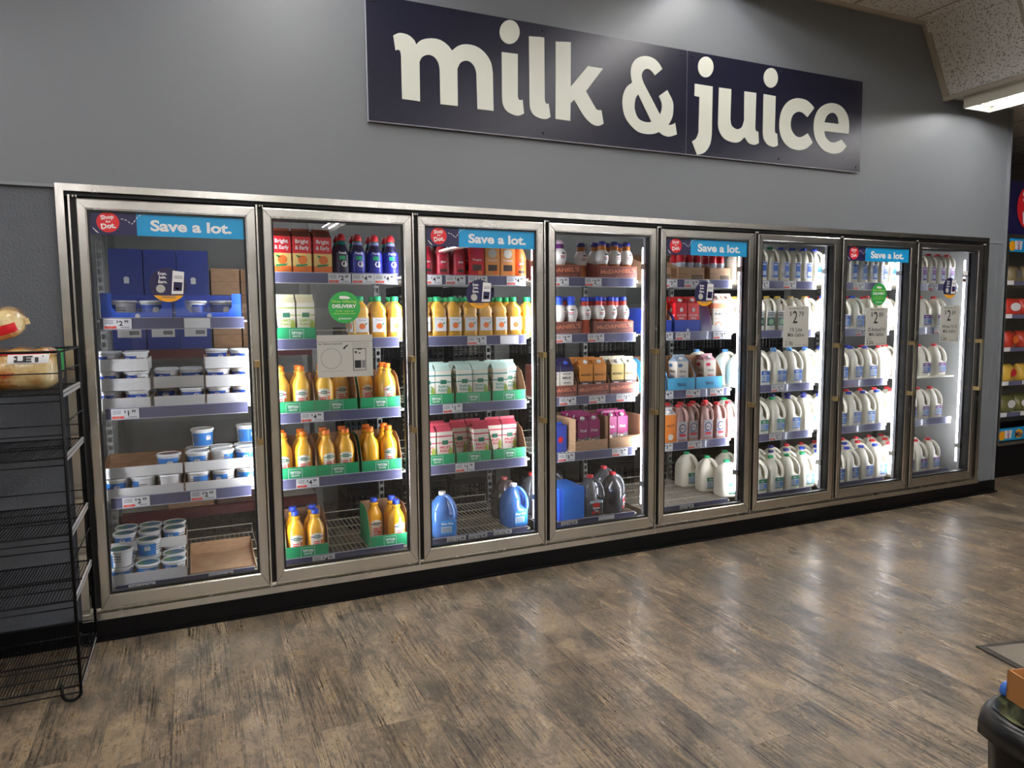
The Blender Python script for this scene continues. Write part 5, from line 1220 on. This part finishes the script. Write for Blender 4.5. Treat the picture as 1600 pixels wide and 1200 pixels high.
# stock rack with dark red beams
b_ = MB()
for z in (.25, 1.24):
    b_.box(.0, 1.16, 1.10, 1.16, z, z+.055, mat('maroon_beam', '5c1418', .5)); b_.box(.0, 1.16, 1.62, 1.66, z, z+.055, MATS['maroon_beam'])
    b_.box(.0, 1.16, 1.16, 1.62, z+.035, z+.055, wire_m)
for x in (-.02, 1.16):
    for y in (1.10, 1.62): b_.box(x, x+.04, y, y+.04, 0, 2.1, perf_m)
tag(link('storage_rack', b_.mesh('storage_rack')), 'storage rack with dark red beams standing behind the first door shelves', 'storage rack')
zb = 1.296
for i, x in enumerate((.11, .292, .472)):
    for k in range(2):
        stockbox(x, 1.15, zb+.30*k+(.0), .176, .36, .298, sb_m, 'deep blue stock carton, %s from left, %s up on rear rack' % (ORD[i], ORD[k]), mark=mk_home if k else mk_lab)
for i, x in enumerate((.655, .83)):
    for k in range(3): stockbox(x, 1.15, zb+.165*k, .165, .36, .163, kraft_m, 'brown stock carton, %s beside blue ones, %s up on rear rack' % (ORD[i], ORD[k]))
stockbox(.40, 1.15, .306, .26, .4, .30, kraft_m, 'brown stock carton on lower rear rack beam, beside white-marked one')
stockbox(.68, 1.15, .306, .26, .4, .33, mat('brown_card', '5c3a2c', .6), 'dark brown stock carton on lower rear rack beam')
# black crates behind doors 3 and 4
def crate(x, y, z, look):
    b_ = MB(); w_, d_, h, t = .33, .33, .28, .012; bm = black_m
    for (ax, s_) in (('f', 0), ('b', d_)):
        for i in range(2): b_.box(-w_/2, w_/2, s_, s_+t, (0, h-.05)[i], (.05, h)[i], bm)
        for i in range(9): b_.box(-w_/2+i*(w_-.012)/8, -w_/2+i*(w_-.012)/8+.010, s_, s_+t, .05, h-.05, bm)
        for i in range(4): b_.box(-w_/2, w_/2, s_+.002, s_+t-.002, .08+i*.038, .088+i*.038, bm)
    for sx in (-w_/2, w_/2-t):
        b_.box(sx, sx+t, t, d_, 0, .05, bm); b_.box(sx, sx+t, t, d_, h-.05, h, bm)
        for i in range(8): b_.box(sx, sx+t, .02+i*.04, .03+i*.04, .05, h-.05, bm)
    b_.box(-w_/2+t, w_/2-t, t, d_, .0, .01, bm)
    stamp(('milk_crate', 'crate', [('body', b_.mesh('body'), [])]), (x, y, z), look, 'black crates behind the shelves')
for i, (x, k0) in enumerate(((1.55, 5), (1.95, 6), (2.35, 6), (2.95, 5), (3.6, 5), (4.3, 6), (4.8, 6), (5.2, 6))):
    for k in range(k0): crate(x, 1.25, k*.283, 'black plastic crate, %s stack from left, %s up, behind shelves' % (ORD[i], ORD[k]))

# ------------------------------------------------------------ bread rack
blackw_m = mat('black_wire', '050506', .5, spec=.2); clear_m = mat('clear_strip', 'c8c8cc', .15, spec=.8)
rk = tag(empty('bread_rack', (-.40, -.32, 0)), 'black wire bread rack with five shelves beside the first cooler door', 'display rack')
ox, oy = -.40, -.32
x0, x1, y0, y1 = -.80-ox+.0, -.008-ox, -.575-oy, -.065-oy
for (x, y) in ((x0, y0), (x1, y0), (x0, y1), (x1, y1)):
    b_ = MB(); b_.tube([(x, y, .045), (x, y, 1.36)], .0062, blackw_m, 8); link('post', b_.mesh('post'), rk)
    b_ = MB(); s_ = 1 if x == x0 else -1
    b_.tube([(x, y, .12), (x, y, .03)] + [(x+s_*(.031-.031*math.cos(t)), y, .034-.026*math.sin(t)) for t in [i*math.pi/8 for i in range(1, 8)]] + [(x+s_*.062, y, .034), (x+s_*.062, y, .075)], .0062, blackw_m, 8)
    link('foot', b_.mesh('foot'), rk)
b_ = MB()
for y in (y0, y1): b_.tube([(x0, y, 1.355), (x1, y, 1.355)], .005, blackw_m, 8)
for x in (x0, x1): b_.tube([(x, y0, 1.355), (x, y1, 1.355)], .004, blackw_m, 8)
for x in (x0, x1):
    for z in (.55, 1.08, 1.28): b_.tube([(x, y0, z), (x, y1, z)], .003, blackw_m, 6)
link('top_frame', b_.mesh('top_frame'), rk)
for z in (.065, .405, .664, .958, 1.20):
    b_ = MB(); n = 70
    for i in range(n):
        x = x0 + (x1-x0)*i/(n-1); b_.box(x-.0013, x+.0013, y0, y1, z-.0015, z+.0012, blackw_m)
    for y in (y0, (y0+y1)/2, y1): b_.tube([(x0, y, z-.003), (x1, y, z-.003)], .004, blackw_m, 6)
    for x in (x0, x1): b_.tube([(x, y0, z-.003), (x, y1, z-.003)], .004, blackw_m, 6)
    sh = link('wire_shelf', b_.mesh('wire_shelf'), rk)
    for yy, dz in [(y0, a) for a in ((.045, .085) if z < 1.1 else (.075, .155))] + [(y1, .06), (y0, -.03)]:
        b_ = MB(); b_.tube([(x0, yy, z+dz), (x1, yy, z+dz)], .0026, blackw_m, 6); link('guard_rail', b_.mesh('guard_rail'), sh)
    b_ = MB(); b_.box(x1-.002, x1+.003, y0+.01, y1-.03, z-.018, z+(.008 if z > .3 else -.010), clear_m)
    link('side_price_strip', b_.mesh('side_price_strip'), sh)['label'] = 'clear plastic price strip'
# bread packs
crust_m = mat('bun_crust', 'c98a44', .5); vary(crust_m, 'b8702c', 'ecd9a4', 9, .38, .62); wrap_m = mat('plastic_wrap', 'e9d8a8', .12, coat=.8); vary(wrap_m, 'b87c30', 'e6cf94', 9, .40, .60); bump(wrap_m, 26, .9, 4, .01)
def breadpack(w_, d_, h, cream=False):
    b_ = MB(); ns, sg_ = 22, 24
    vs_ = []; fs = []
    for i in range(ns+1):
        t = i/ns; x = (t-.5)*w_; e = min(1.0, (1-abs(2*t-1)**4)**.45+.08); lump = 1 + .055*math.cos(t*math.pi*2*3.5)
        for k in range(sg_):
            a = 2*math.pi*k/sg_; c_, s_ = math.cos(a), math.sin(a); q_ = (abs(c_)**3.2+abs(s_)**3.2)**(-1/3.2)
            vs_.append((x, d_/2*c_*q_*e, h/2 + h/2*s_*q_*e*(lump if s_ > 0 else 1)))
    for i in range(ns):
        for k in range(sg_): k2 = (k+1) % sg_; fs.append((i*sg_+k, i*sg_+k2, (i+1)*sg_+k2, (i+1)*sg_+k))
    fs += [tuple(range(sg_-1, -1, -1)), tuple(ns*sg_+k for k in range(sg_))]
    b_.add(vs_, fs, wrap_m, True)
    def skin(off):
        def P(x, z):
            t = min(max(x/w_+.5, 0), 1); e = min(1.0, (1-abs(2*t-1)**4)**.45+.08)
            q_ = min(abs((z-h/2)/(h/2*e)), .985); c_ = (1-q_**3.2)**(1/3.2)
            return (x, -d_/2*e*c_-off, z)
        return P
    def patch(m_, x0, x1, z0, z1, mt_, off, sh=0.0):
        nx, nz = 14, 6; vs_ = []; fs = []
        for i in range(nx+1):
            for j in range(nz+1):
                x = x0+(x1-x0)*i/nx; vs_.append(skin(off)(x, z0+(z1-z0)*j/nz + sh*(x-x0)))
        for i in range(nx):
            for j in range(nz): k = i*(nz+1)+j; fs.append((k, k+nz+1, k+nz+2, k+1))
        m_.add(vs_, fs, mt_, True)
    p_ = MB(); P2 = skin(.005)
    if not cream:
        patch(p_, .0, .125, h*.66, h*.86, whitep_m, .003); patch(p_, -.13, .13, h*.86, h*.93, red_m, .003); p_.text(P2, 'LET', .065, h*.76, .030, ink_m, .05, w=.09)
        br_ = mat('brick_red_print', 'c03a24', .4)
        p_.text(P2, 'Boulanger', -.035, h*.42, .026, br_, .02, w=.11); p_.text(P2, 'HAMBURGER BUNS', -.03, h*.26, .007, br_, .02, w=.075); p_.text(P2, 'NET WT 12 OZ', -.03, h*.17, .007, br_, .02, w=.11)
    else:
        patch(p_, -.13, .07, h*.52, h*.86, whitep_m, .003); patch(p_, .02, .12, h*.22, h*.52, red_m, .003); p_.text(P2, 'S', .04, h*.70, .030, ink_m, .02); p_.text(P2, 'Star', -.05, h*.70, .030, ink_m, .03, w=.09)
        patch(p_, -.12, .03, h*.18, h*.46, card_m, .004)
        for i in range(3): patch(p_, -.11, .01, h*(.24+i*.07), h*(.26+i*.07), ink2_m, .0055)
    g_ = MB(); g_.box(w_/2-.006, w_/2+.010, -.05, -.044, h*(.45 if not cream else .3), h*(.95 if not cream else .5), leaf_m if not cream else wrap_m)
    return ('bread_pack', 'bread pack', [('wrapped_loaf', b_.mesh('wrapped_loaf'), []), ('printed_wrapper', p_.mesh('printed_wrapper'), []), ('closure_tag', g_.mesh('closure_tag'), [])])
stamp(breadpack(.30, .34, .165), (-.175, -.375, 1.204), 'clear bag of hamburger buns lying on the top shelf of the wire rack', 'bread packs')
stamp(breadpack(.30, .26, .115, True), (-.262, -.385, 1.386), 'tilted bread bag with red and white wrapper resting on the hamburger buns', 'bread packs', tilt=(R(6), R(-17), R(4)))

# ------------------------------------------------------------ litter bin, box, floor mat
bn = tag(empty('litter_bin', (1.945, -3.135, 0)), 'black plastic bin with liner edge standing at the near corner of the floor', 'bin')
b_ = MB(); b_.loft([(0, .19, .21, 7), (.02, .20, .22, 8), (.60, .222, .242, 9), (.705, .226, .246, 9)], black_m, 36, cap=False); b_.loft([(.01, .19, .21, 7), (.012, .01, .01, 2)], black_m, 36, cap=False)
b_.loft([(.705, .216, .236, 9), (.02, .19, .21, 8)], black_m, 36, cap=False)
link('body', b_.mesh('body'), bn)
b_ = MB(); b_.loft([(.700, .230, .250, 8), (.702, .243, .263, 7), (.725, .247, .267, 6), (.742, .240, .260, 6), (.750, .226, .246, 7), (.744, .214, .234, 8), (.700, .212, .232, 8)], mat('black_rim', '121212', .3), 40, cap=False)
link('rim', b_.mesh('rim'), bn)
lin_m = mat('olive_liner', '4e5430', .3, coat=.4); vary(lin_m, '2c3020', '8a9068', 30, .4, .66); bump(lin_m, 30, .8, 3, .006)
b_ = MB()
b_.loft([(.752, .226, .246, 7), (.748, .212, .232, 7), (.66, .208, .228, 7)], lin_m, 40, cap=False); b_.box(-.20, .20, -.22, .22, .680, .689, lin_m)
link('liner', b_.mesh('liner'), bn)
bx = MB(); kx = mat('bin_box_card', '9c6a38', .6); w_, d_, h = .22, .17, .055
bx.panel(lambda a, z, o: (a, -d_/2+o, z), [(-w_/2, 0), (w_/2, 0), (w_/2, h), (-w_/2, h)], .003, kx, kx); bx.panel(lambda a, z, o: (-a, d_/2-o, z), [(-w_/2, 0), (w_/2, 0), (w_/2, h), (-w_/2, h)], .003, kx, kx)
bx.panel(lambda a, z, o: (-w_/2+o, a, z), [(-d_/2, 0), (-d_/2, h), (d_/2, h), (d_/2, 0)], .003, kx, kx); bx.panel(lambda a, z, o: (w_/2-o, a, z), [(-d_/2, 0), (d_/2, 0), (d_/2, h), (-d_/2, h)], .003, kx, kx); bx.box(-w_/2+.003, w_/2-.003, -d_/2+.003, d_/2-.003, 0, .003, kx)
fp = MB(); fp.panel(lambda a, z, o: (a, -d_/2-z*.9, h+.001+z*.3+o*.5), [(-w_/2, 0), (w_/2, 0), (w_/2, .035), (-w_/2, .035)], .003, kx, kx)
stamp(('cardboard_box', 'cardboard box', [('body', bx.mesh('body'), []), ('flap', fp.mesh('flap'), [])]), (1.872, -3.018, .7545), 'shallow brown cardboard box resting on the rim of the black bin', 'rubbish', rz=R(-17))
bg_ = MB(); bg_.loft([(0, .012, .018, 2), (.012, .022, .026, 2), (.034, .018, .02, 2), (.05, .006, .008, 2)], mat('blue_plastic', '3c6ec8', .3), 12)
stamp(('plastic_scrap', 'plastic scrap', [('body', bg_.mesh('body'), [])]), (1.803, -2.897, .752), 'crumpled blue plastic scrap on the bin edge behind the cardboard box', 'rubbish', scale=(.45, .45, .55))
mt_m = mat('grey_mat', '6e675b', .8); bump(mt_m, 60, .8, 4, .006)
b_ = MB(); b_.box(0, 1.6, -1.2, 0, 0, .008, mt_m); b_.box(-.03, 1.6, 0, .025, 0, .006, mat('mat_edge', '2e2822', .6)); b_.box(-.03, 0, -1.2, 0, 0, .006, MATS['mat_edge'])
o = link('floor_mat', b_.mesh('floor_mat'), None, (3.57, -1.78, 0)); o.rotation_euler = (0, 0, R(-13)); tag(o, 'flat grey floor mat with dark edge at the side of the aisle', 'floor mat')

# ------------------------------------------------------------ second cooler past the end of the wall
c2 = tag(empty('upright_cooler', (6.97, .30, 0)), 'lit upright cooler of bagged food past the end of the grey wall', 'cooler')
b_ = MB(); b_.box(0, 2.2, .0, .9, .0, .30, black_m); b_.box(0, 2.2, .0, .9, 2.16, 2.62, navy_m); b_.box(0, .03, .0, .9, .30, 2.16, rubber_m); b_.box(.03, 2.2, .85, .9, .30, 2.16, panel_m); b_.box(2.17, 2.2, 0, .85, .3, 2.16, panel_m)
link('cabinet', b_.mesh('cabinet'), c2)
b_ = MB(); b_.box(-.012, .008, -.014, 0, .30, 2.16, steel_m); b_.box(.008, 2.2, -.014, 0, 2.13, 2.16, steel_m); b_.box(.008, 2.2, -.014, 0, .29, .32, steel_m); b_.box(.76, .80, -.014, 0, .32, 2.13, steel_m); link('door_frame', b_.mesh('door_frame'), c2)
b_ = MB(); P = front(0, -.006, 0); P2 = front(0, -.0075, 0); P3 = front(0, -.009, 0)
b_.disc(P, .30, 2.40, .20, .20, red_m, 40)
b_.text(P2, 'Shop', .29, 2.49, .12, whitep_m, .03, rot=8); b_.text(P2, 'the', .30, 2.41, .07, whitep_m, .02, rot=8); b_.text(P2, 'Dot.', .31, 2.32, .14, whitep_m, .04, rot=8)
link('header_sign', b_.mesh('header_sign'), c2)['label'] = 'navy header with red Shop the Dot circle'
for z in (2.01, .33):
    b_ = MB(); b_.quad(P, .01, .75, z, z+.115, cyan_m); b_.disc(P2, .06, z+.05, .045, .045, yellow_m, 16); b_.disc(P2, .30, z+.055, .06, .04, yellow_m, 16)
    b_.poly(P3, [(.10, z+.02), (.19, z+.02), (.20, z+.095), (.09, z+.095)], whitep_m); b_.text(front(0, -.0105, 0), '5', .145, z+.045, .06, mag_m, .04); b_.text(front(0, -.0105, 0), 'PICK', .145, z+.083, .02, mag_m, .03)
    b_.text(P3, 'Mix', .30, z+.05, .07, navy_m, .03)
    link('printed_strip', b_.mesh('printed_strip'), c2)['label'] = 'cyan and yellow strip with a purple 5'
for z in (.55, .84, 1.15, 1.45, 1.75):
    b_ = MB(); b_.box(.03, 2.15, .10, .80, z-.01, z, wire_m); b_.box(.03, 2.15, .085, .10, z-.025, z+.012, rail_m)
    for x in (.16, .46): b_.quad(front(0, .082, 0), x, x+.10, z-.022, z+.016, tag_m)
    link('shelf', b_.mesh('shelf'), c2)
b_ = MB(); b_.tube([(.055, .05, .4), (.055, .05, 2.05)], .008, mat('cabinet_lamp', 'f4f6ff', .4, emit=7.0), 8); link('lamp', b_.mesh('lamp'), c2)
def foodbag(mt, acc, w_=.22, h=.16):
    b_ = MB(); vs_ = []; ns = 12; sg_ = 16
    b_.loft([(0, w_*.40, .05, 3), (h*.15, w_*.48, .07, 3), (h*.5, w_*.5, .075, 2.6), (h*.85, w_*.46, .05, 2.6), (h, w_*.48, .006, 4)], mt, 20)
    p_ = MB(); p_.disc(front(0, -.078, 0), 0, h*.5, w_*.28, h*.24, acc, 16)
    return ('food_bag', 'food bag', [('body', b_.mesh('body'), []), ('printed_front', p_.mesh('printed_front'), [])])
bag_specs = [(.55, mat('olive_bag', '6a6a3c', .3), card_m, 'olive green'), (.84, mat('gold_bag', 'd8b048', .25), redcap_m, 'golden'), (1.15, mat('red_bag', 'b83a28', .3), orng_m, 'red'), (1.45, mat('scarlet_bag', 'c8392c', .3), whitep_m, 'scarlet'), (1.75, mat('khaki_bag', '8c7c5c', .3), ink2_m, 'khaki')]
for z, m1, m2, nm in bag_specs:
    D = foodbag(m1, m2)
    for i, x in enumerate((.17, .42, .67)): stamp(D, (6.97+x, .30+.22, z+.0015), '%s bag of food, %s along its shelf, in cooler past wall end' % (nm, ORD[i]), 'bagged food', rz=R(rnd.uniform(-12, 12)))

# ------------------------------------------------------------ shop behind the camera (seen only in reflections)
def gondola(x, y, L_, look):
    g = tag(empty('aisle_shelving', (x, y, 0)), look, 'aisle shelving')
    b_ = MB(); b_.box(-L_/2, L_/2, -.45, .45, 0, .16, white_m); b_.box(-L_/2, L_/2, -.02, .02, .16, 1.7, white_m)
    for z in (.5, .85, 1.2, 1.55): b_.box(-L_/2, L_/2, -.42, .42, z, z+.02, white_m)
    link('rack_body', b_.mesh('rack_body'), g)
for i, (x, y) in enumerate(((-3.5, -7.4), (1.4, -8.2), (6.4, -7.4))): gondola(x, y, 3.6, 'white aisle shelving behind the viewer, %s from left' % ORD[i])
